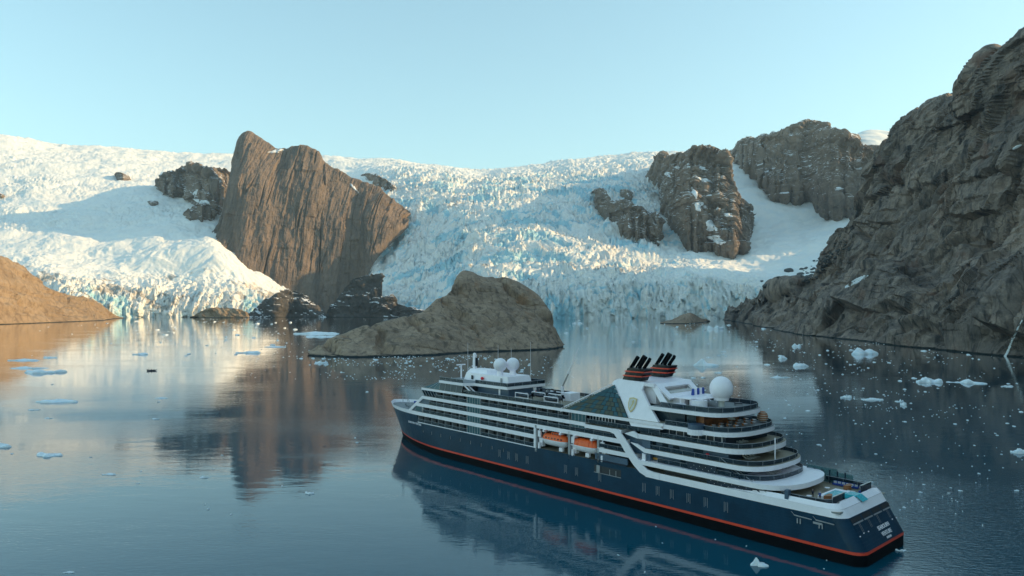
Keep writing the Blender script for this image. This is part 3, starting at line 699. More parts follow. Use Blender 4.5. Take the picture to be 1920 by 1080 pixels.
def plan_mid(x0, x1, y=11.5): return [(x0, -y), (x1, -y), (x1, y), (x0, y)]
def aft_plan(ac, xf, y=11.5, rx=8., n=3., k=9):
    """counter-clockwise plan with a rounded after end at x = ac and a straight front at xf"""
    P_ = [(xf, y)]
    q = []
    for i in range(k + 1):
        a = math.pi / 2 * i / k
        q.append((ac + rx - rx * max(0, math.sin(a)) ** (2 / n), y * max(0, math.cos(a)) ** (2 / n)))
    P_ += q + [(x, -yy) for x, yy in reversed(q[:-1])] + [(xf, -y)]
    return P_
def hullplan(z, x0, x1, n=26, inset=0.):
    pts = [(x0 + (x1 - x0) * k / n, half(x0 + (x1 - x0) * k / n, z) - inset) for k in range(n + 1)]
    return [(x, max(.02, y)) for x, y in pts] + [(x, -max(.02, y)) for x, y in reversed(pts)]
# main deck closing the hull, foredeck
b = MB(); b.prism(hullplan(9.2, 4.3, 146.6, 40, .1), 9.3, 9.6, GREY, TEAK); b.build('main_deck', SH)
b = MB(); b.prism(hullplan(12.2, 146.6, 177.2, 26, .15), 12.0, 12.3, GREY, GREY); b.build('foredeck', SH)

# deck slabs with their white edge bands: (z0, z1, plan)
fwd_x = {5: 152.0, 6: 147.4, 7: 142.6, 8: 143.8}
def slab(name, z0, z1, plan, top=TEAK, m=WHITE, inset=0.): b = MB(); b.prism(plan, z0, z1, m, top, m, inset); return b.build(name, SH)
def fplan(x0, x1, z, y=11.5):
    """mid ship slab that follows the bow curve forward"""
    n = 20; xm = 126
    pts = [(x0, y)] + [(xm + (x1 - xm) * k / n, min(y, half(xm + (x1 - xm) * k / n, 13.3))) for k in range(n + 1)]
    return pts + [(x, -q) for x, q in reversed(pts)]
slab('deck_band', 12.12, 13.3, fplan(88.2, 151.5, 13.3))
slab('deck_band', 12.12, 13.2, plan_mid(53.5, 65.2))
slab('deck_band', 15.2, 16.3, fplan(56.0, 147.4, 13.3))
slab('deck_band', 18.0, 19.0, fplan(69.5, 143.0, 13.3))
slab('deck_band', 17.75, 18.65, plan_mid(57.5, 69.5))
slab('deck_band', 21.0, 21.75, fplan(45.0, 144.0, 13.3))
# after decks, each stepping back from the one below
slab('deck_band', 11.15, 12.2, aft_plan(14.4, 54.0, 11.75, 8.5, 2.5, 12), WHITE)
slab('deck_band', 14.1, 15.15, aft_plan(20.2, 50.5, 11.5, 7, 2.7))
slab('deck_band', 17.2, 18.35, aft_plan(23.6, 52.5, 11.3, 7, 2.7))
slab('deck_band', 20.5, 21.5, aft_plan(26.3, 45.2, 11.1, 7, 2.7), GREY)
slab('deck_band', 24.4, 25.3, aft_plan(29.6, 50.0, 10.2, 7, 2.8), GREY)
# forward upper decks
slab('upper_deck', 24.1, 24.95, [(137.0, 8.6), (134.5, 11.1), (121.5, 11.3), (119.5, 8.3), (104.0, 8.0), (104, -8), (119.5, -8.3), (121.5, -11.3), (134.5, -11.1), (137.0, -8.6)][::-1][::-1], GREY)
# tapering lips where the after bands begin
b = MB(); b.side([(56.5, 17.9), (52.4, 17.2), (52.4, 18.35), (53.6, 18.9)], 11.15, 11.52, WHITE); b.build('band_fairing', SH)
b = MB(); b.side([(54.6, 16.0), (50.4, 14.1), (50.4, 15.15), (52.6, 15.9)], 11.15, 11.52, WHITE); b.build('band_fairing', SH)

# white sloping band that sweeps from the boat deck down to the stern bulwark
SWO = [(69.5, 18.65), (59.8, 18.65), (58.3, 18.7), (55.9, 16.4), (53.4, 13.5), (50.9, 11.2), (49.5, 10.25), (47.6, 9.95), (46.0, 9.95)]
SWI = [(69.5, 17.7), (61.0, 17.7), (59.6, 17.4), (57.6, 15.3), (55.4, 12.6), (53.4, 10.6), (51.6, 9.2), (49.6, 8.5), (46.0, 8.42)]
for sgn in (1, -1):
    b = MB()
    for k in range(len(SWO) - 1):
        q = [SWO[k], SWO[k + 1], SWI[k + 1], SWI[k]]
        b.side(q, sgn * 11.3, sgn * 11.72, WHITE)
    b.build('swept_band', SH)
# white diagonal at the bow between bulwark and bridge deck
for sgn in (1, -1):
    b = MB(); ya = half(150.5, 13.3) ; yb = half(143, 13.3)
    V = [(152.3, ya * sgn, 13.2), (150.6, ya * sgn, 13.2), (141.8, yb * sgn, 18.9), (143.6, yb * sgn, 18.9)]
    V += [(x, y - .4 * sgn, z) for x, y, z in V]
    b.add(V, [(0, 1, 2, 3), (7, 6, 5, 4), (0, 3, 7, 4), (1, 5, 6, 2), (0, 4, 5, 1), (3, 2, 6, 7)], WHITE); b.build('bow_diagonal', SH)
# front house with slanted windows, hidden core of the superstructure
def inner(x0, x1, z0, z1, y, m=DKBLUE): b = MB(); b.box(x0, x1, -y, y, z0, z1, m); return b
b = inner(88.2, 146.0, 13.3, 15.2, 9.3); b.box(53, 88.2, -7, 7, 12.1, 15.2, DARK); b.box(56, 142.8, -9.3, 9.3, 16.3, 17.7, DKBLUE); b.box(45, 139.5, -9.3, 9.3, 19.0, 21.0, DKBLUE); b.box(56, 87.5, -6.5, 6.5, 9.8, 12.1, DARK); b.box(87.5, 146.3, -9.3, 9.3, 9.8, 12.1, DKBLUE)
b.build('superstructure', SH)
b = MB(); b.box(104.5, 119.2, -7.0, 7.0, 21.75, 24.1, NAVY2); b.box(119.2, 134.0, -9.2, 9.2, 21.75, 24.1, DARK); b.build('forward_house', SH)
b = MB(); b.box(41, 58, -8.4, 8.4, 21.5, 24.4, DKBLUE); b.box(30, 52.3, -9.0, 9.0, 18.35, 20.5, DKBLUE); b.box(29, 50.3, -9.6, 9.6, 15.15, 17.2, NAVY2); b.box(27, 52, -9.6, 9.6, 12.2, 14.1, NAVY2); b.box(21, 46, -9.4, 9.4, 9.6, 11.15, DARK); b.build('after_house', SH)
b = MB(); b.box(49.2, 57.5, -9.9, 9.9, 13.3, 17.2, NAVY2); b.build('side_wall', SH)

# ---- bridge windows
for sgn in (1, -1):
    for k in range(5):
        x1 = 143.9 - k * 1.65; x0 = x1 - 1.5; y1 = half(x1, 13.3) - .05; y0 = half(x0, 13.3) - .05
        b = MB(); b.add([(x0 - .6, (y0 - .7) * sgn, 19.05), (x1 - .6, (y1 - .7) * sgn, 19.05), (x1, y1 * sgn, 20.98), (x0, y0 * sgn, 20.98)], [(0, 1, 2, 3)], WING)
        b.add([(x0 - .65, (y0 - .8) * sgn, 19.05), (x1 - .65, (y1 - .8) * sgn, 19.05), (x1 - .1, (y1 - .15) * sgn, 20.98), (x0 - .1, (y0 - .15) * sgn, 20.98)], [(0, 1, 2, 3)], DARK)
        b.build('bridge_window', SH)
        b = MB(); b.bar((x0 - .65, (y0 - .68) * sgn, 19.05), (x0, (y0 + .02) * sgn, 20.98), .09, STEEL, 4); b.build('window_mullion', SH)
# observation lounge glazing above the bridge
for sgn in (1, -1):
    xsq = [143.6, 140.6, 137.6, 134.6, 131.6, 128.6, 125.6, 122.6]
    for k in range(len(xsq) - 1):
        xa, xb = xsq[k], xsq[k + 1]
        ta, tb = max(0, xa - 134.6), max(0, xb - 134.6)
        ya, yb = min(10.9, half(xa, 13.3) - .15), min(10.9, half(xb, 13.3) - .15)
        b = MB(); b.add([(xa, ya * sgn, 21.76), (xb, yb * sgn, 21.76), (xb - tb * .8, (yb - .5 - tb * .05) * sgn, 24.1 - .0), (xa - ta * .8, (ya - .5 - ta * .05) * sgn, 24.1)], [(0, 1, 2, 3)], TEALG if k < 3 else WING)
        b.build('lounge_window', SH)
        b = MB(); b.bar((xb, yb * sgn, 21.76), (xb - tb * .8, (yb - .5 - tb * .05) * sgn, 24.1), .08, STEEL, 4); b.build('window_mullion', SH)
# grey side panels under the bow diagonal
for sgn in (1, -1):
    b = MB(); y_ = (half(147, 13.3) - .35) * sgn
    b.add([(150.8, (half(150.8, 13.3) - .3) * sgn, 13.3), (144.2, (half(144.2, 13.3) - .3) * sgn, 13.3), (144.2, (half(144.2, 13.3) - .3) * sgn, 15.2), (148.0, (half(148, 13.3) - .3) * sgn, 15.2)], [(0, 1, 2, 3)], NAVY2)
    b.add([(147.0, (half(147, 13.3) - .3) * sgn, 16.3), (140.0, (half(140, 13.3) - .3) * sgn, 16.3), (140.0, (half(140, 13.3) - .3) * sgn, 18.0), (144.2, (half(144.2, 13.3) - .3) * sgn, 18.0)], [(0, 1, 2, 3)], NAVY2)
    b.build('bow_side_panel', SH)
    b = MB(); b.add([(147.6, (half(147.6, 13.3) - .2) * sgn, 13.6), (144.8, (half(144.8, 13.3) - .2) * sgn, 13.6), (144.8, (half(144.8, 13.3) - .2) * sgn, 15.0), (147.6, (half(147.6, 13.3) - .2) * sgn, 15.0)], [(0, 1, 2, 3)], TEALG); b.build('window', SH)

# ---- balconies
def yb(x): return min(11.42, half(x, 13.3) - .1)
BAL = [(9.82, 12.12, 88.8, 112.6), (9.82, 12.12, 119.2, 146.0), (13.3, 15.2, 88.8, 112.6), (13.3, 15.2, 119.2, 143.2), (16.3, 18.0, 74.8, 112.6), (16.3, 18.0, 119.2, 139.6), (19.0, 21.0, 75.2, 112.6), (19.0, 21.0, 119.2, 135.8)]
_div = {}
def divider(z0, z1, sgn, x):
    key = (round(z1 - z0, 2), sgn)
    if key not in _div:
        b = MB(); b.box(-.06, .06, -1.9 if sgn > 0 else -.02, .02 if sgn > 0 else 1.9, 0, z1 - z0, STEEL); _div[key] = b.mesh('balcony_divider')
    link('balcony_divider', _div[key], SH, (x, yb(x) * sgn, z0))
_door = {}
for z0, z1, x0, x1 in BAL:
    n = max(2, round((x1 - x0) / 4.05)); w = (x1 - x0) / n
    for sgn in (1, -1):
        pts = [(x0 + (x1 - x0) * k / (2 * n), (yb(x0 + (x1 - x0) * k / (2 * n))) * sgn) for k in range(2 * n + 1)]
        b = MB(); b.wall(pts, z0 + .02, z0 + 1.0, RAILG, .04); b.build('balcony_glass', SH)
        b = MB(); b.path([(x, y, z0 + 1.03) for x, y in pts], .05, STEEL, 4); b.build('balcony_handrail', SH)
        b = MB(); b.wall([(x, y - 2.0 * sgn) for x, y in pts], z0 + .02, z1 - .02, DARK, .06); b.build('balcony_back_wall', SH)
        for k in range(n + 1):
            x = min(x1 - .1, max(x0 + .1, x0 + k * w)); divider(z0, z1, sgn, x)
            if sgn > 0 and k < n:
                key = round(z1 - z0, 2)
                if key not in _door:
                    b2 = MB(); b2.box(-.75, .75, -.03, .03, .1, z1 - z0 - .15, WING); _door[key] = b2.mesh('balcony_door')
                link('balcony_door', _door[key], SH, (x + w * .45, yb(x + w * .45) - 1.93, z0))
                if z0 < 19:
                    if 'bc' not in _door:
                        b3 = MB(); b3.box(-.3, .3, -.3, .3, .35, .45, CREAM); b3.box(-.3, -.2, -.3, .3, .45, 1.3, CREAM); b3.box(-.28, -.2, -.28, .28, 0, .35, STEEL); b3.box(.2, .28, -.28, .28, 0, .35, STEEL); _door['bc'] = b3.mesh('balcony_chair')
                    link('balcony_chair', _door['bc'], SH, (x + .9, yb(x + .9) - .75, z0))
b = MB(); b.box(88.0, 88.7, 11.0, 11.55, 9.6, 15.3, WHITE); b.build('side_pillar', SH)
b = MB(); b.box(88.0, 88.7, -11.55, -11.0, 9.6, 15.3, WHITE); b.build('side_pillar', SH)
b = MB(); b.box(88.7, 146.2, 11.38, 11.56, 9.62, 9.86, WHITE); b.build('rubbing_strake', SH)
# ---- glazed tower between the balcony blocks, midship atrium
def glazing(x0, x1, z0, z1, n, y=11.35, name='atrium_pane', m=TEALG, nz=1, back=True):
    for sgn in (1, -1):
        for k in range(n):
            for j in range(nz):
                xa, xb = x0 + (x1 - x0) * k / n, x0 + (x1 - x0) * (k + 1) / n; za, zb_ = z0 + (z1 - z0) * j / nz, z0 + (z1 - z0) * (j + 1) / nz
                b = MB(); b.box(xa + .06, xb - .06, (y - .05) * sgn, y * sgn, za + .05, zb_ - .05, m); b.build(name, SH)
        b = MB()
        for k in range(n + 1): x = x0 + (x1 - x0) * k / n; b.box(x - .07, x + .07, (y - .12) * sgn, (y + .05) * sgn, z0, z1, STEEL)
        for j in range(1, nz): z = z0 + (z1 - z0) * j / nz; b.box(x0, x1, (y - .12) * sgn, (y + .04) * sgn, z - .05, z + .05, STEEL)
        if back: b.box(x0, x1, (y - .6) * sgn, (y - .5) * sgn, z0, z1, NAVY2)
        b.build('atrium_frame', SH)
for z0, z1 in ((9.85, 12.1), (13.3, 15.2), (16.3, 18.0), (19.0, 21.0)): glazing(112.8, 119.0, z0, z1, 5)
glazing(69.6, 74.6, 19.0, 21.0, 4, 11.1); glazing(69.6, 74.6, 16.3, 18.0, 4, 11.1)

# ---- rails: glass panels with posts
def rail(pts, z, h=1.1, m=RAILG, post=3.2, name='glass_railing', hand=STEEL, closed=False):
    if closed: pts = pts + [pts[0]]
    b = MB(); b.wall(pts, z + .08, z + h - .04, m, .04); b.build(name, SH)
    b = MB(); b.path([(x, y, z + h) for x, y in pts], .055, hand, 4); b.build('handrail', SH)
    b = MB(); acc = 0; last = None
    for a, c in zip(pts, pts[1:]):
        L = math.hypot(c[0] - a[0], c[1] - a[1]); t = acc
        while t < L:
            x = a[0] + (c[0] - a[0]) * t / L; y = a[1] + (c[1] - a[1]) * t / L
            b.bar((x, y, z), (x, y, z + h), .045, hand, 4); t += post
        acc = t - L
    b.build('railing_posts', SH)['kind'] = 'stuff'
def aft_edge(ac, xf, y=11.5, rx=8., n=3., k=9, off=.25): return [(x, yy) for x, yy in aft_plan(ac + off, xf, y - off, rx, n, k)][0:2 * k + 3]
rail(aft_edge(20.4, 49.5, 11.2, 7, 2.7), 15.15, 1.0)
rail(aft_edge(23.8, 52.0, 11.0, 7, 2.7), 18.35, 1.0)
rail(aft_edge(26.5, 45.0, 10.8, 7, 2.7), 21.5, 1.0)
rail(aft_edge(29.8, 47.0, 9.9, 7, 2.8), 25.3, 1.15)
rail(aft_edge(19.0, 47.0, 11.1, 8, 2.7), 12.2, 1.05)
for sgn in (1, -1):
    rail([(x, 11.3 * sgn) for x in (46, 49, 52, 56, 60, 64, 69)], 19.0, 1.0)
    rail([(x, 11.35 * sgn) for x in (57, 63, 69, 75, 81, 87.5)], 16.3, 1.0)
    rail([(x, 11.35 * sgn) for x in (55.5, 60, 65)], 13.3, 1.0)
    rail([(77.5, 11.2 * sgn), (84, 11.2 * sgn), (92, 11.2 * sgn), (103, 11.2 * sgn), (112, 11.2 * sgn), (119, 10.9 * sgn), (122, 10.6 * sgn)], 21.75, 1.1)
    rail([(104.1, 7.9 * sgn), (112, 7.9 * sgn), (119, 8.2 * sgn)], 24.95, 1.1)
    rail([(121.5, 11.1 * sgn), (128, 11.1 * sgn), (134.4, 10.9 * sgn), (136.8, 8.5 * sgn)], 24.95, 1.1)
rail([(104.1, -7.9), (104.1, 0), (104.1, 7.9)], 24.95, 1.1)
# service deck openings aft: rails and dark recess rows
for sgn in (1, -1):
    b = MB(); b.path([(46, 11.3 * sgn, 11.0), (30, 11.3 * sgn, 11.0), (20, 11.3 * sgn, 11.0)], .06, STEEL); b.build('handrail', SH)
# windows of the after side walls
for (xa, xb) in ((48.3, 50.0), (44.8, 46.5), (41.7, 43.4), (35.4, 37.9)):
    for sgn in (1, -1):
        b = MB(); b.box(xa, xb, 9.62 * sgn, 9.68 * sgn, 15.45, 17.1, WING); b.build('window', SH)
for (xa, xb) in ((40, 41.4), (36.5, 37.6)):
    b = MB(); b.box(xa, xb, 9.62, 9.68, 12.4, 13.9, WING); b.build('window', SH)
b = MB(); b.box(45.6, 49.9, 9.62, 9.8, 12.5, 13.0, plain('orange_float', (.55, .25, .04))); b.build('stretcher_locker', SH)
for k in range(12):
    xa = 31.0 + k * 2.0
    if xa < 51: b = MB(); b.box(xa, xa + (1.25 if k % 3 else .6), 9.02, 9.08, 18.6, 20.3, DARK if k % 2 else WING); b.build('window', SH); b = MB(); b.box(xa - .16, xa - .04, 9.0, 9.14, 18.4, 20.45, WHITE); b.build('window_frame', SH)
for k in range(9):
    xa = 60.5 + k * 1.05; b = MB(); b.box(xa, xa + .55, 9.32, 9.4, 19.2, 20.8, WING); b.build('window', SH); b = MB(); b.box(xa + .65, xa + .85, 9.3, 9.42, 19.1, 20.9, WHITE); b.build('window_frame', SH)
for (xa, xb) in ((55.0, 55.9), (50.0, 53.5), (45.5, 49.5), (41, 45), (38, 40.5)):
    b = MB(); b.box(xa, xb, 8.42, 8.48, 21.7, 24.1, WING); b.build('window', SH)
b = MB(); b.box(53.9, 54.05, 8.4, 8.55, 21.55, 24.3, WHITE); b.box(56.0, 56.15, 8.4, 8.55, 21.55, 24.3, WHITE); b.build('door_frame', SH)
# blue-grey block beside the swept band
b = MB(); b.box(49.0, 51.4, 9.9, 11.0, 12.4, 17.1, NAVY2); b.build('vent_casing', SH)
b = MB(); b.box(50.2, 51.2, 11.0, 11.35, 11.9, 13.8, WHITE); b.build('white_locker', SH)

# ---- stern: bulwark cap, aft deck furniture base, pool
b = MB()
capo = [(x, y) for x, y in outline(9.95) if x < 30]; capo = capo
out = capo; inn = [(x + 1.3 if y < 9.0 else x + .7, max(0, y - .55) if y > 3 else y) for x, y in capo]
for sgn in (1, -1):
    for k in range(len(out) - 1):
        a0, a1, c0, c1 = out[k], out[k + 1], inn[k], inn[k + 1]; zc = [9.98 + .92 * min(1., max(0., (27. - q[0]) / 9.)) for q in (a0, a1)]
        V = [(a0[0], a0[1] * sgn, 9.96), (a1[0], a1[1] * sgn, 9.96), (c1[0], c1[1] * sgn, zc[1]), (c0[0], c0[1] * sgn, zc[0])]
        b.add(V, [(0, 1, 2, 3)], WHITE)
        b.add([V[3], V[2], (V[2][0], V[2][1], 9.6), (V[3][0], V[3][1], 9.6)], [(0, 1, 2, 3)], WHITE)
b.build('stern_cap', SH)
b = MB(); b.add([(3.95, -1.4, 10.05), (3.95, 1.4, 10.05), (5.35, 1.4, 10.98), (5.35, -1.4, 10.98)], [(0, 1, 2, 3)], TURQ); b.box(5.35, 7.5, -1.4, 1.4, 10.0, 10.98, TURQ); b.build('cascade', SH)
b = MB(); b.box(7.6, 11.8, -4.2, 4.2, 9.62, 10.3, WHITE); b.build('pool_surround', SH)
b = MB(); b.box(8.1, 11.2, -2.6, 2.6, 10.31, 10.34, TURQ); b.build('pool_water', SH)
for y0, y1 in ((-10.3, -5.0), (2.9, 8.2)):
    b = MB(); b.wall([(6.9, y0), (6.9, y1)], 10.3, 11.6, WING, .08); b.box(6.8, 7.05, y0, y1, 11.6, 11.72, CREAM); b.build('stern_windscreen', SH)
for sgn in (1, -1):
    rail([(6.9, 8.4 * sgn), (8.2, 9.7 * sgn), (12, 10.2 * sgn), (16.5, 10.3 * sgn)], 10.3, .9, name='stern_railing')
# tall glass windscreen on the starboard quarter
pts = [(21.0 - 1.7 * k, -10.7) for k in range(7)]
for a, c in zip(pts, pts[1:]):
    b = MB(); b.wall([a, c], 9.7, 12.9 if a[0] > 15 else 12.2, CLEARG, .05); b.build('windscreen_pane', SH)
    b = MB(); b.box(a[0] - .12, a[0] + .12, a[1] - .1, a[1] + .1, 9.6, 12.5, DKBLUE); b.build('windscreen_post', SH)
b = MB(); b.box(14.5, 15.3, 10.2, 11.3, 9.7, 12.0, NAVY2); b.build('deck_locker', SH)
# transom details: mooring openings, steps, lettering
def on_transom(z): return xt(z)
def tr_quad(b, y0, y1, z0, z1, m, off=.06):
    b.add([(xt(z0) - off, y0, z0), (xt(z0) - off, y1, z0), (xt(z1) - off, y1, z1), (xt(z1) - off, y0, z1)], [(0, 1, 2, 3)], m)
for y0, y1 in ((-9.6, -5.4), (-4.8, -.8), (-.2, 3.8), (4.4, 8.9)):
    b = MB(); tr_quad(b, y0, y1, 7.5, 8.2, DARK); tr_quad(b, y0, y1, 7.18, 7.42, STEEL, .14); b.build('mooring_opening', SH)
for y0 in (-7.4, -2.2, 2.0, 6.2):
    b = MB(); tr_quad(b, y0, y0 + .12, 5.7, 7.1, STEEL, .1); tr_quad(b, y0 + .5, y0 + .62, 5.7, 7.1, STEEL, .1); b.build('fairlead', SH)
for k in (0, 1, 7, 8, 9):
    b = MB(); y0 = -9.6 + k * 2.0; tr_quad(b, y0, y0 + .55, 5.2 + .1 * (k % 3), 5.38 + .1 * (k % 3), WHITE, .1); b.build('draught_mark', SH)
b = MB(); b.box(7.5, 9.3, 11.52, 11.6, 6.6, 7.0, STEEL); b.build('chock', SH)
for x0 in (13.6, 9.2):
    b = MB(); b.side([(x0, 7.9), (x0 - .5, 7.3), (x0 - 4, 7.2), (x0 - 4, 7.35), (x0 - .4, 7.5), (x0 + .2, 8.0)], 11.42, 11.6, STEEL); b.build('fender_bar', SH)
    b = MB(); b.box(x0 - 1.8, x0 - 1.6, 11.4, 11.58, 5.9, 6.9, STEEL); b.box(x0 - 1.2, x0 - 1.0, 11.4, 11.58, 5.9, 6.9, STEEL); b.build('pilot_ladder_rail', SH)
def text(name, s_, size, M_, mat, parent=SH, label=None, depth=.03):
    cu = bpy.data.curves.new(name, 'FONT'); cu.body = s_; cu.size = size; cu.align_x = 'CENTER'; cu.align_y = 'CENTER'; cu.extrude = depth; cu.offset = size * .012
    to = bpy.data.objects.new(name, cu); COL.objects.link(to)
    dg = bpy.context.evaluated_depsgraph_get(); me = bpy.data.meshes.new_from_object(to.evaluated_get(dg))
    bpy.data.objects.remove(to); me.materials.clear(); me.materials.append(mat)
    o = link(name, me, parent); o.matrix_local = M_
    if label: o['label'] = label
    return o
def frame(origin, ex, ey):
    ex = Vector(ex).normalized(); ey = Vector(ey); ey = (ey - ex * ey.dot(ex)).normalized(); ez = ex.cross(ey)
    return Matrix([[ex[k], ey[k], ez[k], origin[k]] for k in range(3)] + [[0, 0, 0, 1]])
up = (xt(6) - xt(5), 0, 1)
for s_, z, sz, yy in (('SEABOURN', 5.05, 1.1, -2.2), ('VENTURE', 4.0, 1.1, -2.2), ('NASSAU', 3.25, .6, -2.2)):
    text('stern_lettering', s_, sz, frame((xt(z) - .09, yy, z), (0, -1, 0), up), WHITE)
p0 = (151.0, half(151.0, 9.0), 9.0); p1 = (144.5, half(144.5, 8.7), 8.7)
def side_frame(x, z): return frame((x, half(x, z) + .12, z), (-1, half(x - 1, z) - half(x, z), 0), (0, half(x, z + .5) - half(x, z - .5), 1))
text('bow_lettering', 'SEABOURN VENTURE', .95, side_frame(148.6, 9.0), WHITE)
# portholes and hull marks along the port side
for k in range(9):
    x = 143.5 - k * 5.2; b = MB(); z = 6.6 - .02 * k
    y = half(x, z); b.box(x - .25, x + .25, y - .05, y + .07, z, z + .9, WING); b.box(x - .33, x - .25, y - .05, y + .09, z - .05, z + .95, STEEL); b.build('porthole', SH)
for x in (103, 99, 95.5, 91, 76, 72, 64, 50, 46, 42, 37.5, 33, 28):
    b = MB()
    for q in range(3): b.box(x + q * .42, x + q * .42 + .07, 11.45, 11.56, 4.6 + (q % 2) * .3, 6.8, STEEL)
    b.build('scupper_marks', SH)
# shell door
b = MB(); b.box(57.5, 66.3, 11.3, 11.54, 6.9, 8.6, DARK); b.build('shell_door', SH)
b = MB(); b.box(57.5, 66.3, 11.5, 11.62, 6.7, 6.82, STEEL); b.box(64.2, 65.3, 11.5, 11.8, 6.8, 8.7, STEEL); b.box(61.0, 61.15, 11.5, 11.6, 6.8, 8.2, STEEL); b.box(59.0, 59.15, 11.5, 11.6, 6.8, 8.2, STEEL); b.build('boarding_platform', SH)
b = MB(); b.box(55.5, 66.0, 11.15, 11.5, 10.2, 11.7, NAVY2); b.bar((55.6, 11.56, 10.0), (66, 11.56, 10.0), .16, RUBBER); b.build('recess_panel', SH)
# lifeboat bay: pillars, davits, winches
for x in (88.0, 75.2, 65.0):
    for sgn in (1, -1):
        b = MB(); b.box(x - .35, x + .35, 10.7 * sgn, 11.5 * sgn, 8.6, 16.0, STEEL); b.box(x - 1.9, x - .5, 9.6 * sgn, 10.7 * sgn, 10.2, 12.6, WHITE); b.build('davit_pillar', SH)
        b = MB(); b.box(x - 1.7, x - .6, 10.8 * sgn, 11.3 * sgn, 12.9, 14.6, WHITE); b.bar((x - 1.2, 11.2 * sgn, 14.6), (x - 1.2, 11.0 * sgn, 15.2), .2, WHITE); b.build('winch', SH)
        b = MB(); b.bar((x - 1.2, 11.2 * sgn, 9.7), (x - 1.2, 11.2 * sgn, 11.3), .45, WHITE, 10); b.build('life_raft_canister', SH)
for x in (78.6, 69.0):
    b = MB(); b.box(x - .6, x + .6, 10.4, 11.2, 10.0, 11.0, WHITE); b.build('boat_chock', SH)
for x in (84.5, 78.2, 73.0, 67.0):
    b = MB(); b.side([(x - .25, 15.2), (x + .25, 15.2), (x + .25, 14.6), (x - .25, 14.6)], 9.4, 12.0, WHITE); b.bar((x, 11.6, 14.7), (x, 11.6, 13.9), .06, STEEL); b.build('davit_arm', SH)

# ---- funnels with their slanted white wings
def quad_plate(b, c, d, m):
    """plate from corner list c (outer) thickened by vector d"""
    n = len(c); V = [tuple(p) for p in c] + [(p[0] + d[0], p[1] + d[1], p[2] + d[2]) for p in c]
    b.add(V, [tuple(range(n)), tuple(range(n, 2 * n))[::-1]] + [(k, (k + 1) % n, n + (k + 1) % n, n + k) for k in range(n)], m)
for sgn in (1, -1):
    b = MB()
    c = [(x, 11.45 - .34 * (z - 20), z) for x, z in ((54.4, 20.0), (45.2, 20.3), (49.6, 24.5), (51.6, 26.5), (53.4, 28.6), (53.0, 30.5), (61.5, 30.7), (62.7, 30.2), (63.1, 29.5), (59.2, 24.8))]
    quad_plate(b, [(x, y * sgn, z) for x, y, z in c], (0, -.7 * sgn, 0), WHITE); b.build('funnel_wing', SH)
    b = MB(); quad_plate(b, [(x, (10.7 - .34 * (z - 20)) * sgn, z) for x, z in ((52.8, 30.3), (50.2, 30.25), (48.2, 28.2), (45.0, 25.3), (47.0, 25.3), (49.9, 28.2), (51.4, 29.6))], (0, -.4 * sgn, 0), WHITE); b.build('wing_fin', SH)
# bridge deck between the wings that carries the funnels
b = MB(); V = [(61.9, 7.9, 30.6), (61.9, -7.9, 30.6), (50.2, -7.9, 30.3), (50.2, 7.9, 30.3)]
quad_plate(b, V, (0, 0, -.8), WHITE); b.build('funnel_platform', SH)
b = MB(); V = [(50.2, 7.4, 30.3), (50.2, -7.4, 30.3), (46.6, -7.0, 27.4), (46.6, 7.0, 27.4)]
V1 = [(50.2, 7.4, 30.3), (50.2, -7.4, 30.3), (49.2, -7.3, 29.5), (49.2, 7.3, 29.5)]; V2 = [(47.4, 7.1, 28.1), (47.4, -7.1, 28.1), (46.2, -7.0, 27.1), (46.2, 7.0, 27.1)]
quad_plate(b, V1, (.3, 0, -.4), WHITE); quad_plate(b, V2, (.3, 0, -.4), WHITE)
quad_plate(b, [(49.2, 7.3, 29.5), (49.2, 5.2, 29.5), (47.4, 5.2, 28.1), (47.4, 7.1, 28.1)], (.3, 0, -.4), WHITE); quad_plate(b, [(49.2, -7.3, 29.5), (49.2, -5.2, 29.5), (47.4, -5.2, 28.1), (47.4, -7.1, 28.1)], (.3, 0, -.4), WHITE)
b.build('funnel_apron', SH)
b = MB(); b.box(47.3, 52.0, -5.2, 5.2, 26.0, 28.4, CREAM); b.box(50.6, 60.5, -6.6, 6.6, 25.3, 29.6, WHITE); b.build('funnel_casing', SH)
b = MB(); b.box(41.5, 49.0, -6.2, 5.4, 27.1, 27.35, WHITE); b.box(39.4, 41.6, -2.6, 3.6, 27.1, 27.3, WHITE); b.build('bar_canopy', SH)
for x, y in ((41.8, 5.2), (41.8, -6), (44.5, 5.2), (39.6, 3.4)):
    b = MB(); b.bar((x, y, 25.3), (x, y, 27.1), .12, WHITE); b.build('canopy_post', SH)
b = MB(); b.box(44.0, 50.5, -5.5, 4.2, 25.3, 27.1, WHITE); b.box(43.9, 44.0, -2.5, 2.5, 25.5, 26.9, DARK); b.build('deck_bar_house', SH)
b = MB(); b.box(42.2, 42.5, -1.2, .4, 25.3, 26.9, CREAM); b.build('towel_cabinet', SH)
for k in range(5):
    b = MB(); b.bar((45.2, -1.0 - k * 1.1, 27.35), (45.1, -1.0 - k * 1.1, 28.9), .42, BLUECOV if k % 2 == 0 else WHITE, 7, .3); b.build('stowed_cushion_bag', SH)
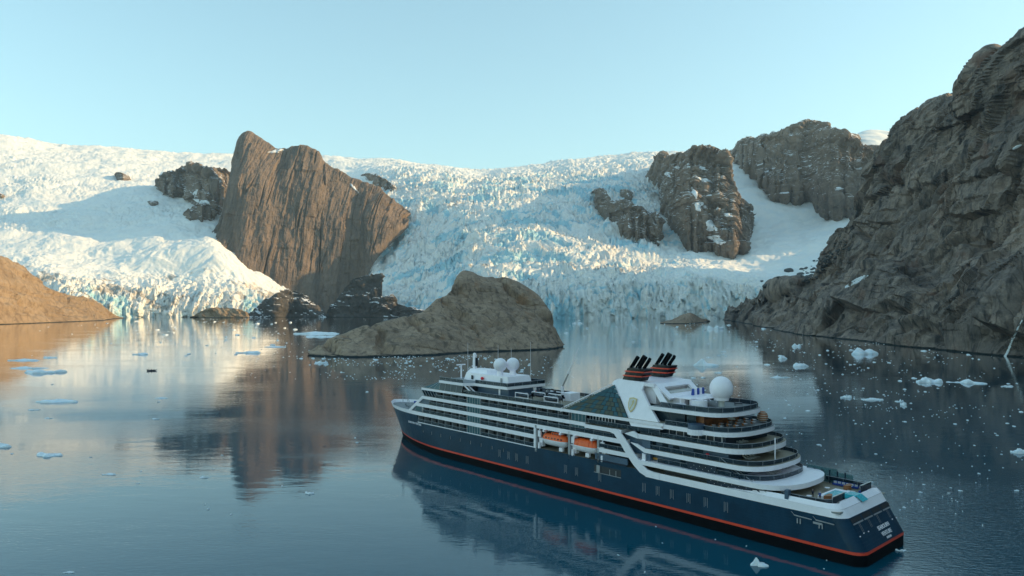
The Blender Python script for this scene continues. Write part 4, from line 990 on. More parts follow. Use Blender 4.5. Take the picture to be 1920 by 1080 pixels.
def funnel(cx, cy):
    root = bpy.data.objects.new('funnel', None); COL.objects.link(root); root.parent = SH; root.location = (cx, cy, 30.6)
    # base leans aft: x decreases with height
    def ring(z, ex, ey, m=None): return [( -z * .55 + sx * ex, sy * ey, z) for sx, sy in ((1, 1), (.4, 1.12), (-.4, 1.12), (-1, 1), (-1, -1), (-.4, -1.12), (.4, -1.12), (1, -1))]
    def band(z0, z1, ex, ey, m, name, g=0.):
        b = MB(); V = ring(z0, ex + g, ey + g) + ring(z1, ex + g, ey + g); b.add(V, [(k, (k + 1) % 8, 8 + (k + 1) % 8, 8 + k) for k in range(8)] + [tuple(range(8))[::-1], tuple(range(8, 16))], m); return b.build(name, root, smooth=False)
    band(0, 3.1, 2.7, 1.7, FUNB, 'funnel_body'); band(1.0, 1.3, 2.7, 1.7, RED, 'red_ring', .25); band(2.1, 2.4, 2.7, 1.7, RED, 'red_ring', .25)
    for k, (dx, dy, r_, h) in enumerate(((2.3, .5, .5, 5.9), (1.1, -.4, .55, 6.1), (-.2, .6, .45, 6.0), (-.8, -.6, .4, 5.6), (-1.6, .4, .38, 5.3))):
        b = MB(); p = (dx - 3.0 * .5, dy, 3.0); q = (dx - h * .62, dy, h); b.bar(p, q, r_, BLACK, 12); b.build('exhaust_pipe', root, 40)
    for k in range(4):
        b = MB(); x = 1.6 - k * 1.4; b.bar((x - 1.2, 2.0, 3.1), (x - 1.2, 2.0, 3.7), .05, STEEL, 4); b.build('railing_post', root)
    return root
funnel(57.6, 5.9); funnel(59.4, -7.0)
# emblem on the port and starboard wing
def wing_pt(u, v):  # point on the port wing face
    z = 23.3 + 3.1 * v; return np.array([56.4 - 2.2 * u + .4 * (v - .5), 11.45 - .34 * (z - 20), z])
o_ = wing_pt(.5, .55); exv = wing_pt(.7, .55) - o_; eyv = wing_pt(.5, .75) - o_; ezn = np.cross(exv, eyv); ezn = ezn / np.linalg.norm(ezn)
if ezn[1] < 0: ezn = -ezn
fr_ = frame(tuple(o_ + ezn * .12), (-1, 0, 0), (0, eyv[1], eyv[2]))
shp = [(-1.15, 1.5), (0, 1.75), (1.15, 1.5), (1.2, .2), (.95, -.9), (.5, -1.6), (0, -2.0), (-.5, -1.6), (-.95, -.9), (-1.2, .2)]
b = MB(); b.prism([(x, y) for x, y in shp][::-1], -.05, .12, GOLD); o2 = b.build('emblem', SH); o2.matrix_local = fr_
b = MB(); b.prism([(x * .8, y * .82) for x, y in shp][::-1], .122, .15, CREAM); o3 = b.build('emblem_field', o2)
b = MB()
cur = [(-.5, -1.1), (-.15, -.4), (.1, .2), (-.1, .7), (.3, 1.15), (.55, .8), (.45, .2), (.1, -.5), (-.25, -1.2)]
b.prism(cur[::-1], .152, .19, GOLD); b.build('emblem_mark', o2)
# glass roof slope with lattice beam between atrium and wing
for sgn in (1, -1):
    A_ = np.array([77.0, 11.3, 21.8]); B_ = np.array([55.6, 11.25, 21.8]); T_ = np.array([62.0, 8.5, 29.3])
    nrow = 7; 
    for j in range(nrow):
        v0, v1 = j / nrow, (j + 1) / nrow
        l0, l1 = A_ + (T_ - A_) * v0, A_ + (T_ - A_) * v1; r0, r1 = B_ + (T_ - B_) * v0, B_ + (T_ - B_) * v1
        n = max(1, int(round(15 * (1 - (v0 + v1) / 2))))
        for k in range(n):
            q = [l0 + (r0 - l0) * k / n, l0 + (r0 - l0) * (k + 1) / n, l1 + (r1 - l1) * (k + 1) / n, l1 + (r1 - l1) * k / n]
            cq = sum(q) / 4; q = [cq + (p - cq) * .90 for p in q]
            b = MB(); b.add([(p[0], p[1] * sgn, p[2]) for p in q], [(0, 1, 2, 3)], (PANE2 if (j * 7 + k * 3) % 5 < 3 and j < 4 else TEALG)); b.build('roof_pane', SH)
    b = MB(); q = [A_, B_, T_]; b.add([(p[0], (p[1] - .25) * sgn, p[2] - .1) for p in q], [(0, 1, 2)], DKBLUE); b.build('roof_frame', SH)
    b = MB(); a0, a1 = Vector((78.6, 11.3 * sgn, 21.6)), Vector((61.8, 7.8 * sgn, 29.9)); dn = Vector((.0, 0, -.95))
    b.bar(a0, a1, .13, WHITE, 4); b.bar(a0 + dn * .9, a1 + dn, .13, WHITE, 4)
    for k in range(22):
        p, q = a0.lerp(a1, k / 22), a0.lerp(a1, (k + 1) / 22)
        b.bar(p if k % 2 else p + dn, q + dn if k % 2 else q, .07, WHITE, 4)
    b.build('lattice_beam', SH)
b = MB(); quad_plate(b, [(77.0, 11.0, 21.75), (77.0, -11.0, 21.75), (61.4, -7.6, 28.9), (61.4, 7.6, 28.9)], (0, 0, -.2), DKBLUE); b.build('sloped_roof', SH)

# ---- radar house, mast, domes
b = MB(); b.prism([(104.5 + 4, 3.4), (108.5, -6.4), (131, -6.4), (133.5, -3.5), (133.5, .8), (131, 3.4)][::-1], 24.95, 27.3, WHITE, WHITE, WHITE, .9); b.build('radar_house', SH)
b = MB(); b.prism([(121, 1.6), (121, -4.6), (132, -4.2), (132, 1.2)][::-1], 27.3, 28.4, WHITE, WHITE, WHITE, 1.2); b.build('mast_base', SH)
b = MB(); b.box(126.0, 127.0, 3.42, 3.5, 25.3, 26.6, DARK); b.build('louvre', SH)
b = MB(); b.box(111.6, 112.4, 3.4, 3.5, 25.0, 26.7, STEEL); b.build('door', SH)
b = MB(); b.ball((121.0, 3.75, 26.0), .55, REDP, 10, 8); b.build('lifebuoy_case', SH)
b = MB(); b.prism([(130.0, -.5), (130.0, -1.3), (131.0, -1.5), (131.5, -.9), (131.0, -.3)][::-1], 28.0, 33.0, WHITE, WHITE, WHITE, .1); b.ball((130.7, -.9, 33.0), .6, WHITE, 12, 8, 1.0); b.build('mast', SH)
b = MB(); b.box(129.5, 129.62, -1.4, -.4, 29.2, 32.0, DARK); b.build('mast_vent', SH)
for x, y in ((115.1, 1.2), (113.8, -3.0)):
    b = MB(); b.bar((x, y, 26.6), (x, y, 28.9), 1.25, WHITE, 14, .9); b.build('dome_pedestal', SH, 40)
    b = MB(); b.ball((x, y, 30.6), 2.15, WHITE, 28, 18); b.build('radome', SH, True)
b = MB(); b.bar((37.6, -1.5, 25.3), (37.6, -1.5, 26.9), .75, CREAM, 12); b.bar((37.6, -1.5, 26.8), (37.6, -1.5, 27.5), 1.7, WHITE, 18, 1.9); b.build('dome_pedestal', SH, 40)
b = MB(); b.ball((37.6, -1.5, 29.6), 2.75, WHITE, 32, 20, 1.05); b.build('radome', SH, True)
b = MB(); b.box(36.9, 38.4, -4.6, -4.2, 30.2, 30.8, STEEL); b.build('dome_lamp', SH)
# whip aerials, radar scanner, crane boom, jackstaff
for (x, y, z0, z1) in ((133.2, 0, 24.95, 37), (121.6, -3.5, 28.2, 36.5), (117, -5.2, 27.2, 35.5), (107.8, -5.2, 24.95, 38), (56.5, 5.6, 33.5, 38.0)):
    b = MB(); b.bar((x, y, z0), (x, y, z1), .07, WHITE, 5, .03); b.build('whip_aerial', SH)
b = MB(); b.bar((134, 2.2, 24.95), (134, 2.2, 29.4), .3, WHITE); b.box(133.7, 134.3, .6, 4.0, 29.4, 29.75, WHITE); b.build('radar_scanner', SH)
b = MB(); b.bar((136.0, -5.0, 24.9), (136.0, -5.0, 28.5), .25, WHITE); b.bar((136, -6.0, 28.6), (136, -4.0, 28.6), .22, WHITE); b.build('searchlight_post', SH)
b = MB(); b.bar((97.5, -9.0, 22.0), (97.5, -9.0, 24.5), .5, WHITE, 8); b.bar((97.5, -9.0, 24.4), (95.6, -9.6, 28.5), .34, STEEL, 6, .26); b.bar((95.6, -9.6, 28.5), (92.2, -10.6, 36.5), .24, WHITE, 6, .1); b.build('deck_crane', SH)
b = MB(); b.bar((73.5, -10.0, 22.0), (72.8, -11.2, 33.5), .17, STEEL, 5, .08); b.ball((73.4, -10.2, 24.5), .35, STEEL, 8, 6); b.build('aerial_mast', SH)
b = MB(); b.bar((173.0, 0, 12.3), (173.0, 0, 23.0), .09, STEEL, 5); b.bar((171, 1.3, 12.3), (173, 0, 18.8), .12, STEEL, 5); b.bar((171, -1.3, 12.3), (173, 0, 18.8), .12, STEEL, 5); b.bar((167.5, 0, 12.3), (173, 0, 18.5), .1, STEEL, 5); b.box(172.7, 173.3, -.5, .5, 18.8, 19.0, WHITE); b.ball((171.9, 0, 21.4), .28, DARK, 8, 6); b.build('jackstaff', SH)
b = MB(); b.box(160.5, 171, -4.2, -3.6, 12.3, 13.1, BLUECOV); b.build('bow_locker', SH)
for x, y in ((168, 2.0), (165, 3.5), (162.5, 4.3), (158, 5.8)):
    b = MB(); b.bar((x, y, 12.3), (x, y, 13.0), .32, GREY, 8); b.build('bollard', SH)
# upper deck details
b = MB(); b.box(86.0, 89.5, -4.5, -.5, 21.75, 24.0, WHITE); b.build('deck_house', SH)
for x0, y0 in ((97.5, 10.6), (85.6, 10.6), (95.5, 5.8), (93.0, .8), (89.5, 5.2)):
    b = MB()
    for q in ((x0, x0 - 5.4),):
        b.path([(q[0], y0, 21.75), (q[0], y0, 24.2), (q[1], y0, 24.2), (q[1], y0, 21.75)], .14, WHITE, 4)
        b.bar((q[0], y0, 22.9), (q[1], y0, 22.9), .08, WHITE, 4)
    b.build('boat_cradle_frame', SH)
b = MB(); b.side([(123.2, 24.9), (122.3, 24.9), (116.3, 21.75), (117.4, 21.75)], 9.2, 9.35, WHITE); b.side([(123.2, 24.9), (122.3, 24.9), (116.3, 21.75), (117.4, 21.75)], 10.6, 10.75, WHITE)
for k in range(9): b.box(117.0 + k * .62, 117.5 + k * .62, 9.3, 10.65, 21.95 + k * .33, 22.0 + k * .33, GREY)
b.build('stairway', SH)
b = MB(); b.box(108.2, 108.9, 7.05, 7.2, 21.8, 24.0, WHITE); b.build('door_frame', SH)
b = MB(); b.box(104.2, 104.5, -4.3, -3.2, 21.8, 24.0, WHITE); b.build('door', SH)
for k in range(2):
    z0, z1, xa = ((12.2, 15.0, 30.0), (9.6, 12.0, 24.0))[k]
    b = MB()
    for yy in (10.0, 11.0): b.bar((xa, yy, z1 + 1), (xa - 4.6, yy, z0 + 1), .06, STEEL); b.bar((xa, yy, z1), (xa - 4.6, yy, z0), .12, DKBLUE)
    for q in range(9): b.box(xa - 4.5 + q * .5, xa - 4.1 + q * .5, 10.0, 11.0, z0 + .1 + q * (z1 - z0) / 9, z0 + .16 + q * (z1 - z0) / 9, GREY)
    b.build('stairway', SH)
# side screens with star lights beside the stairs
b = MB(); b.box(22.5, 33.5, 11.0, 11.1, 9.7, 11.1, DKBLUE); b.build('side_screen', SH); b = MB(); b.box(31, 38.5, 11.0, 11.1, 12.25, 14.0, DKBLUE); b.build('side_screen', SH)
starm = MB()
for q in range(12): starm.box(23 + q * .85, 23.1 + q * .85, 11.12, 11.16, 10.1 + .55 * (q % 2), 10.2 + .55 * (q % 2), WHITE)
for q in range(9): starm.box(31.5 + q * .75, 31.6 + q * .75, 11.12, 11.16, 12.7 + .6 * (q % 2), 12.8 + .6 * (q % 2), WHITE)
o = starm.build('screen_studs', SH); o['kind'] = 'stuff'
b = MB(); b.ball((33.8, 10.3, 15.9), .5, REDP, 10, 8); b.build('lifebuoy_case', SH)
b = MB(); b.bar((22.2, 2.0, 14.2), (22.2, 2.0, 20.4), .14, WHITE, 6); b.bar((22.2, 2, 15.2), (20.8, 3.6, 14.0), .12, WHITE, 5); b.build('deck_stay', SH)
# restaurant terrace under the top after deck: timber ceiling panel, counters, basket seat
b = MB(); b.box(36.5, 40.9, -7.6, 7.6, 21.52, 24.35, plain('warm_timber_wall', (.26, .10, .04), .5, var=.5, scale=1.2)); b.build('terrace_back_wall', SH)
b = MB(); b.bar((36.5, 10.6, 20.6), (36.5, 10.6, 22.6), 1.9, NAVY2, 18); b.build('terrace_bulge', SH); b = MB(); b.bar((36.5, 10.6, 20.3), (36.5, 10.6, 21.55), 2.0, WHITE, 18); b.build('terrace_bulge_base', SH)
b = MB(); b.bar((36.5, -10.9, 20.6), (36.5, -10.9, 22.4), 1.9, NAVY2, 18); b.bar((36.5, -10.9, 20.3), (36.5, -10.9, 21.55), 2.0, WHITE, 18); b.build('terrace_bulge', SH)
b = MB(); b.bar((44, 6.9, 25.3), (44, 6.9, 26.0), 1.9, WHITE, 20); b.build('hot_tub', SH, 40)
b = MB(); b.bar((40.6, 3.4, 25.3), (40.6, 3.4, 27.0), 2.0, WHITE, 20); b.build('tub_surround', SH, 40)
# ================================================================ things on board
def dup(root, loc, rot=None, label=None, scale=None, parent_keep=None):
    r = root.copy(); COL.objects.link(r); r.location = loc
    if rot is not None: r.rotation_euler = rot
    if scale is not None: r.scale = scale
    if label: r['label'] = label
    for ch in list(root.children):
        c = ch.copy(); COL.objects.link(c); c.parent = r
        for g in ch.children:
            d = g.copy(); COL.objects.link(d); d.parent = c
    return r
def empty(name, loc, rz=0.): o = bpy.data.objects.new(name, None); COL.objects.link(o); o.location = loc; o.rotation_euler = (0, 0, rz); return o
# ---- lifeboats
def lifeboat(x, L, label, cab):
    root = empty('lifeboat', sw(x, 10.2, 11.0), SH_ROT); tag(root, label, 'lifeboat', 'lifeboats hanging on the port side')
    def shell(zs, name, m):
        V = []; n = 22
        for z, wf, lf in zs:
            for k in range(n):
                a = 2 * math.pi * k / n; V.append((L / 2 * lf * np.sign(math.cos(a)) * abs(math.cos(a)) ** .75, 1.75 * wf * np.sign(math.sin(a)) * abs(math.sin(a)) ** .8, z))
        Fs = [(j * n + k, j * n + (k + 1) % n, (j + 1) * n + (k + 1) % n, (j + 1) * n + k) for j in range(len(zs) - 1) for k in range(n)] + [tuple(range(n))[::-1], tuple(range((len(zs) - 1) * n, len(zs) * n))]
        return MB().add(V, Fs, m).build(name, root, 50)
    shell([(0, .25, .7), (.4, .75, .86), (1.1, .98, .96), (1.75, 1.04, 1.0)], 'hull', WHITE)
    if cab:
        shell([(1.76, 1.02, .99), (2.5, .96, .93), (3.0, .8, .82), (3.2, .5, .6)], 'canopy', ORANGE)
        b = MB(); b.box(-1.9, .9, -1.1, 1.1, 3.1, 3.75, ORANGE); b.build('wheelhouse', root)
        for k in range(6): b = MB(); b.box(-3.6 + k * 1.15, -3.15 + k * 1.15, 1.55, 1.72, 2.1, 2.45, WING); b.build('window', root)
        for k in range(3): b = MB(); b.box(-1.7 + k * .85, -1.15 + k * .85, 1.08, 1.16, 3.25, 3.6, WING); b.build('window', root)
    else:
        shell([(1.76, 1.02, .99), (2.5, .97, .94), (3.1, .82, .84), (3.45, .5, .6)], 'canopy', ORANGE)
        for k in range(6):
            b = MB(); xx = -3.2 + k * 1.25; b.path([(xx, 1.72, 1.8), (xx, 1.66, 2.5), (xx, 1.4, 3.1), (xx, .6, 3.48)], .05, RED, 4); b.build('canopy_rib', root)
    b = MB(); b.bar((L * .42, 0, 3.0), (L * .42, 0, 4.1), .1, WHITE); b.build('hoist_hook', root); b = MB(); b.bar((-L * .42, 0, 3.0), (-L * .42, 0, 4.1), .1, WHITE); b.build('hoist_hook', root)
    b = MB(); b.box(-L / 2, L / 2, 1.76, 1.84, 1.55, 1.75, WHITE); b.build('rubbing_band', root)
lifeboat(81.2, 9.9, 'orange and white lifeboat with a raised wheelhouse and round windows, nearer the bow', True)
lifeboat(69.9, 8.6, 'smooth ribbed orange and white lifeboat nearer the stern', False)
# ---- inflatable boats
def make_zodiac():
    root = empty('inflatable_boat', (0, 0, 0))
    def tube(sgn): return [(-2.6, .78 * sgn, .45), (-1.2, .85 * sgn, .42), (.6, .85 * sgn, .45), (1.7, .65 * sgn, .55), (2.4, .3 * sgn, .72), (2.6, 0, .78)]
    b = MB()
    for s_ in (1, -1):
        t = tube(s_)
        for k, (p, q) in enumerate(zip(t, t[1:])): b.bar(p, q, .29 if k else .22, RUBBER, 8, .29)
    b.build('tube', root, 50)
    b = MB(); b.add([(-2.4, -.6, .2), (1.7, -.5, .25), (2.3, 0, .4), (1.7, .5, .25), (-2.4, .6, .2), (-2.4, 0, -.12), (1.6, 0, -.08)], [(0, 1, 2, 3, 4), (0, 5, 6, 1), (4, 3, 6, 5), (1, 6, 2), (3, 2, 6), (0, 4, 5)], GREY); b.build('floor', root)
    b = MB(); b.box(-.6, -.2, -.3, .3, .25, 1.05, STEEL); b.build('console', root)
    b = MB(); b.box(-3.0, -2.5, -.22, .22, .5, 1.15, BLACK); b.bar((-2.75, 0, .5), (-2.75, 0, -.3), .1, BLACK); b.build('outboard_motor', root)
    return root
zo = make_zodiac()
zlab = ['inflatable boat in the white cradle closest to the radar house', 'inflatable boat in the cradle at the port rail nearer the glass roof', 'black inflatable boat in the middle of the upper deck stack', 'black inflatable boat stowed highest in the middle of the deck', 'inflatable boat beside the white deck house', 'inflatable boat on the starboard side of the upper deck', 'inflatable boat stowed farthest forward on the starboard side']
zp = [(95.0, 8.9, 22.9), (83.2, 8.9, 22.9), (92.5, 5.4, 22.9), (92.0, 2.6, 23.4), (86.2, 5.6, 22.9), (93.5, -1.0, 22.9), (98.5, -2.6, 22.9)]
for i, (p, lb) in enumerate(zip(zp, zlab)):
    o = zo if i == 0 else dup(zo, sw(*p))
    o.location = sw(*p); o.rotation_euler = (0, 0, SH_ROT + (math.pi if i % 2 else 0)); o.scale = (1.08, 1.12, 1.25); tag(o, 'black ' + lb if not lb.startswith('black') else lb, 'boat', 'inflatable boats stowed on the upper deck')
# ---- sun loungers
def make_lounger():
    root = empty('sun_lounger', (0, 0, 0))
    b = MB(); b.box(-.95, .35, -.3, .3, .3, .42, CREAM); b.build('seat', root)
    b = MB(); b.side([(.35, .34), (1.05, .85), (1.02, .95), (.33, .46)], -.3, .3, CREAM); b.build('backrest', root)
    b = MB(); b.box(-.9, .4, -.34, -.3, .24, .32, STEEL); b.box(-.9, .4, .3, .34, .24, .32, STEEL); b.build('frame', root)
    for x in (-.8, .3):
        for y in (-.32, .32): b = MB(); b.bar((x, y, 0), (x, y, .3), .03, STEEL, 4); b.build('leg', root)
    return root
lo = make_lounger(); first = True
ORD = ['first', 'second', 'third', 'fourth', 'fifth', 'sixth', 'seventh', 'eighth']
sets = [(9.62, [(18.9, 3.6 - k * 1.0) for k in range(5)], 'port row beside the pool deck', 'on the lowest after deck'),
        (9.62, [(19.6, -4.6 - k * 1.05) for k in range(5)], 'starboard row by the tall glass screens', 'on the lowest after deck'),
        (12.22, [(23.2, 2.6 - k * 1.15) for k in range(4)], 'port row', 'on the terrace above the canopy'),
        (12.22, [(24.4, -4.4 - k * 1.05) for k in range(6)], 'starboard row', 'on the terrace above the canopy'),
        (15.18, [(27.2, 5.0 - k * 1.2) for k in range(4)], 'port row', 'on the middle terrace'),
        (15.18, [(27.4, -5.0 - k * 1.1) for k in range(4)], 'outer starboard row', 'on the middle terrace'),
        (15.18, [(30.1, -4.6 - k * 1.0) for k in range(5)], 'inner starboard row', 'on the middle terrace'),
        (18.4, [(29.6, 4.4 - k * 1.2) for k in range(3)], 'short port row', 'on the upper terrace')]
for z, pts, a, w_ in sets:
    for k, (x, y) in enumerate(pts):
        o = lo if first else dup(lo, (0, 0, 0)); first = False
        o.location = sw(x, y, z); o.rotation_euler = (0, 0, SH_ROT + .12 * math.sin(k * 2.1))
        tag(o, 'cream sun lounger, %s in the %s %s' % (ORD[k], a.replace(' beside the pool deck', '').replace(' by the tall glass screens', ''), w_), 'sun lounger', 'sun loungers on the after decks')
# ---- furniture round the pool
def onething(name, mb, label, cat, loc, rz=SH_ROT, group=None, smooth=False):
    o = mb.build(name, None, smooth); o.location = loc; o.rotation_euler = (0, 0, rz); return tag(o, label, cat, group)
def counter(loc, label):
    r_ = empty('bar_counter', loc, SH_ROT); tag(r_, label, 'counter', 'wooden counters by the pool')
    n = 9; V = []; 
    for k in range(n):
        a = math.pi * (k / (n - 1) - .5) + math.pi; V += [(1.0 * math.cos(a), 1.3 * math.sin(a), 0), (1.0 * math.cos(a), 1.3 * math.sin(a), 1.25)]
    b = MB(); b.add(V, [(2 * k, 2 * k + 2, 2 * k + 3, 2 * k + 1) for k in range(n - 1)] + [(0, 1, 2 * n - 1, 2 * n - 2)], WOOD); b.build('front', r_)
    b = MB(); b.prism([(1.12 * math.cos(math.pi * (k / (n - 1) - .5) + math.pi), 1.42 * math.sin(math.pi * (k / (n - 1) - .5) + math.pi)) for k in range(n)], 1.25, 1.33, WOOD); b.build('top', r_)
counter(sw(9.8, 4.6, 9.62), 'curved brown wooden counter on the port side of the pool'); counter(sw(10.6, -6.6, 9.62), 'curved brown wooden counter on the starboard side of the pool')
def sofa(L, label, loc, rz):
    r_ = empty('sofa', loc, rz); tag(r_, label, 'sofa', 'blue sofas round the pool deck')
    b = MB(); b.box(-L / 2, L / 2, -.4, .4, .12, .45, BLUECOV); b.build('seat', r_); b = MB(); b.box(-L / 2, L / 2, .3, .48, .45, .9, BLUECOV); b.build('backrest', r_)
    for k in range(int(L / .9)):
        b = MB(); b.box(-L / 2 + .12 + k * .9, -L / 2 + .72 + k * .9, .1, .3, .46, .85, CREAM); b.build('cushion', r_)
sofa(5.4, 'long blue sofa with pale cushions along the port bulwark of the pool deck', sw(12.2, 9.6, 9.62), SH_ROT); sofa(2.7, 'short blue sofa in the port after corner of the pool deck', sw(7.6, 7.2, 9.62), SH_ROT + math.pi / 2)
sofa(5.4, 'long blue sofa along the starboard side of the pool deck', sw(12.0, -9.6, 9.62), SH_ROT + math.pi); sofa(2.7, 'short blue sofa in the starboard after corner', sw(7.6, -7.8, 9.62), SH_ROT + math.pi / 2)
for k, (x, y, lb) in enumerate(((12.8, 5.8, 'white round table beside the port counter'), (8.6, 7.0, 'white round table next to the port corner sofa'), (13.2, -3.4, 'white round table forward of the pool'), (10.6, -8.2, 'white round table in front of the starboard sofa'))):
    r_ = empty('table', sw(x, y, 9.62), 0); tag(r_, lb, 'table', 'round tables on the pool deck'); b = MB(); b.bar((0, 0, .66), (0, 0, .72), .55, WHITE, 14); b.build('tabletop', r_); b = MB(); b.bar((0, 0, 0), (0, 0, .66), .06, STEEL, 6); b.build('stand', r_)
for k, (x, y, lb) in enumerate(((8.6, 5.2, 'white sun pad just aft of the port counter'), (9.0, -4.8, 'white sun pad beside the starboard counter'))):
    r_ = empty('sun_pad', sw(x, y, 9.62), SH_ROT); tag(r_, lb, 'sun bed', 'sun pads by the pool'); b = MB(); b.box(-.9, .9, -.9, .9, 0, .3, WHITE); b.build('base', r_); b = MB(); b.box(-.85, .85, -.85, .85, .31, .48, CREAM); b.build('mattress', r_)
# restaurant terrace
k = 0
for x in (34.4, 32.4, 30.6):
    for y in (7.0, 3.6, 0, -3.8, -7.2):
        if abs(y) > 5 and x < 31: continue
        k += 1
        if k == 1:
            tb = empty('dining_table', (0, 0, 0)); b = MB(); b.box(-.45, .45, -.45, .45, .7, .76, WHITE); b.build('tabletop', tb); b = MB(); b.bar((0, 0, 0), (0, 0, .7), .07, STEEL, 6); b.build('stand', tb)
            chb = empty('dining_chair', (0, 0, 0)); b = MB(); b.box(-.24, .24, -.24, .24, .4, .47, WOOD); b.build('seat', chb); b = MB(); b.box(.18, .24, -.24, .24, .47, .9, WOOD); b.build('backrest', chb)
            for lx in (-.2, .2):
                for ly in (-.2, .2): b = MB(); b.bar((lx, ly, 0), (lx, ly, .4), .03, STEEL, 4); b.build('leg', chb)
            T, Cc1 = tb, chb
        else: T, Cc1 = dup(tb, (0, 0, 0)), dup(chb, (0, 0, 0))
        T.location = sw(x, y, 21.52); T.rotation_euler = (0, 0, SH_ROT); Cc1.location = sw(x - .1, y + .85, 21.52)
        xn = {34.4: 'inner', 32.4: 'middle', 30.6: 'outer'}[x]; yn = 'far port end' if y > 6 else 'port side' if y > 1 else 'centre' if y > -1 else 'starboard side' if y > -5 else 'far starboard end'; Cc1.rotation_euler = (0, 0, SH_ROT + math.pi / 2)
        tag(T, 'white square dining table, %s row, %s of the dining terrace' % (xn, yn), 'table', 'dining tables on the terrace'); tag(Cc1, 'brown dining chair, %s row, %s of the dining terrace' % (xn, yn), 'chair', 'dining chairs on the terrace')
# woven pod seat
r_ = empty('pod_seat', sw(31.2, -9.2, 21.52), SH_ROT); tag(r_, 'tall brown woven pod seat on the starboard side of the dining terrace', 'seat')
b = MB(); b.ball((0, 0, 1.3), 1.25, WOOD, 12, 9, 1.1); b.build('shell', r_, 60)
for q in range(5):
    b = MB(); z = .3 + q * .5; rr = 1.3 * math.sqrt(max(.05, 1 - ((z - 1.3) / 1.4) ** 2)); b.path([(rr * math.cos(a), rr * math.sin(a), z) for a in np.linspace(0, 2 * math.pi, 13)], .07, CREAM, 4); b.build('woven_band', r_)
onething('parasol', MB().bar((0, 0, 0), (0, 0, 2.0), .04, STEEL, 5).bar((0, 0, 1.7), (0, 0, 2.2), 1.0, CREAM, 10, .05), 'small cream parasol over the dining terrace', 'parasol', sw(32.8, 1.9, 21.52))
for k, (x, y, m, lb) in enumerate(((42.2, 8.0, BLUECOV, 'round blue covered daybed by the port rail of the top after deck'), (38.6, 6.0, CREAM, 'pale round daybed near the big dome'), (36.2, 4.6, RUBBER, 'dark round daybed aft of the pale one'), (36.0, -6.4, RUBBER, 'dark round daybed on the far side of the big dome'))):
    r_ = empty('daybed', sw(x, y, 25.3), 0); tag(r_, lb, 'daybed', 'round daybeds on the top after deck'); b = MB(); b.bar((0, 0, 0), (0, 0, .4), 1.0, STEEL, 14); b.build('base', r_); b = MB(); b.bar((0, 0, .4), (0, 0, .62), .95, m, 14); b.build('mattress', r_)
# ---- people
def person(loc, rz, top, pants, label, pose='stand', parent=None):
    s_ = -.42 if pose == 'sit' else 0
    root = empty('person', loc, rz); tag(root, label, 'person')
    pts = [(0, 0, .95), (0, 0, 1.22), (0, 0, 1.45), (0, 0, 1.56), (.02, 0, 1.68)]; rad = [.15, .15, .12, .055, .1]
    ed = [(0, 1), (1, 2), (2, 3), (3, 4)]
    def chain(st, ps, rs):
        prev = st
        for p, r0 in zip(ps, rs): pts.append(p); rad.append(r0); ed.append((prev, len(pts) - 1)); prev = len(pts) - 1
    for s in (1, -1):
        if pose == 'sit': chain(0, [(0, .1 * s, .92), (.42, .12 * s, .9), (.45, .12 * s, .5), (.58, .12 * s, .46)], [.11, .08, .055, .045])
        else: chain(0, [(0, .1 * s, .86), (.03 + .08 * s, .11 * s, .48), (.0 + .1 * s, .11 * s, .08), (.14 + .1 * s, .12 * s, .04)], [.11, .075, .05, .045])
        chain(2, [(0, .2 * s, 1.42), (.04, .25 * s, 1.14), (.2, .2 * s, .98), (.26, .19 * s, .95)], [.07, .05, .04, .035])
    pts = [(x, y, z + s_) for x, y, z in pts]
    me = bpy.data.meshes.new('body'); me.from_pydata(pts, ed, [])
    o = bpy.data.objects.new('body', me); COL.objects.link(o)
    m = o.modifiers.new('s', 'SKIN'); sv = me.skin_vertices[0].data
    for v, r0 in zip(sv, rad): v.radius = (r0, r0)
    sv[0].use_root = True
    o.modifiers.new('d', 'SUBSURF').levels = 1
    dg = bpy.context.evaluated_depsgraph_get(); m2 = bpy.data.meshes.new_from_object(o.evaluated_get(dg)); bpy.data.objects.remove(o)
    m2.materials.clear()
    for mm in (top, pants, SKIN): m2.materials.append(mm)
    for p in m2.polygons:
        z = p.center.z - s_; y = abs(p.center.y); p.material_index = 1 if z < .93 and not (y > .17 and z > .85) else (2 if z > 1.5 or (z < 1.0 and p.center.x > .2 and pose != 'sit') else 0); p.use_smooth = True
    link('body', m2, root)
    h = MB(); h.ball((-.015, 0, 1.72 + s_), .105, HAIR, 8, 6); h.build('hair', root, True)
    return root
SKIN = plain('skin', (.5, .3, .21), .6); HAIR = plain('hair', (.05, .03, .02), .7)
CO1 = plain('dark_jacket', (.02, .022, .04), .8); CO2 = plain('blue_jacket', (.03, .08, .3), .8); CO3 = plain('red_jacket', (.55, .03, .03), .8); CO4 = plain('black_trousers', (.012, .012, .016), .8)
person(sw(12.9, 4.0, 9.62), SH_ROT + 2, CO1, CO4, 'person in dark clothes standing forward of the port counter')
person(sw(11.0, 4.9, 9.62), SH_ROT - 1, CO2, CO4, 'person in a blue top standing at the port counter')
person(sw(11.6, 3.6, 9.62), SH_ROT + 3, CREAM, CO1, 'person in a pale top standing between the counter and the pool')
person(sw(102.0, -2.0, 21.78), SH_ROT + 3, CO3, CO4, 'person in a red jacket behind the radar house')
person(sw(46.8, -4.6, 25.32), SH_ROT + 2.6, CO3, CO4, 'person in a dark red jacket by the starboard fin on the top deck')
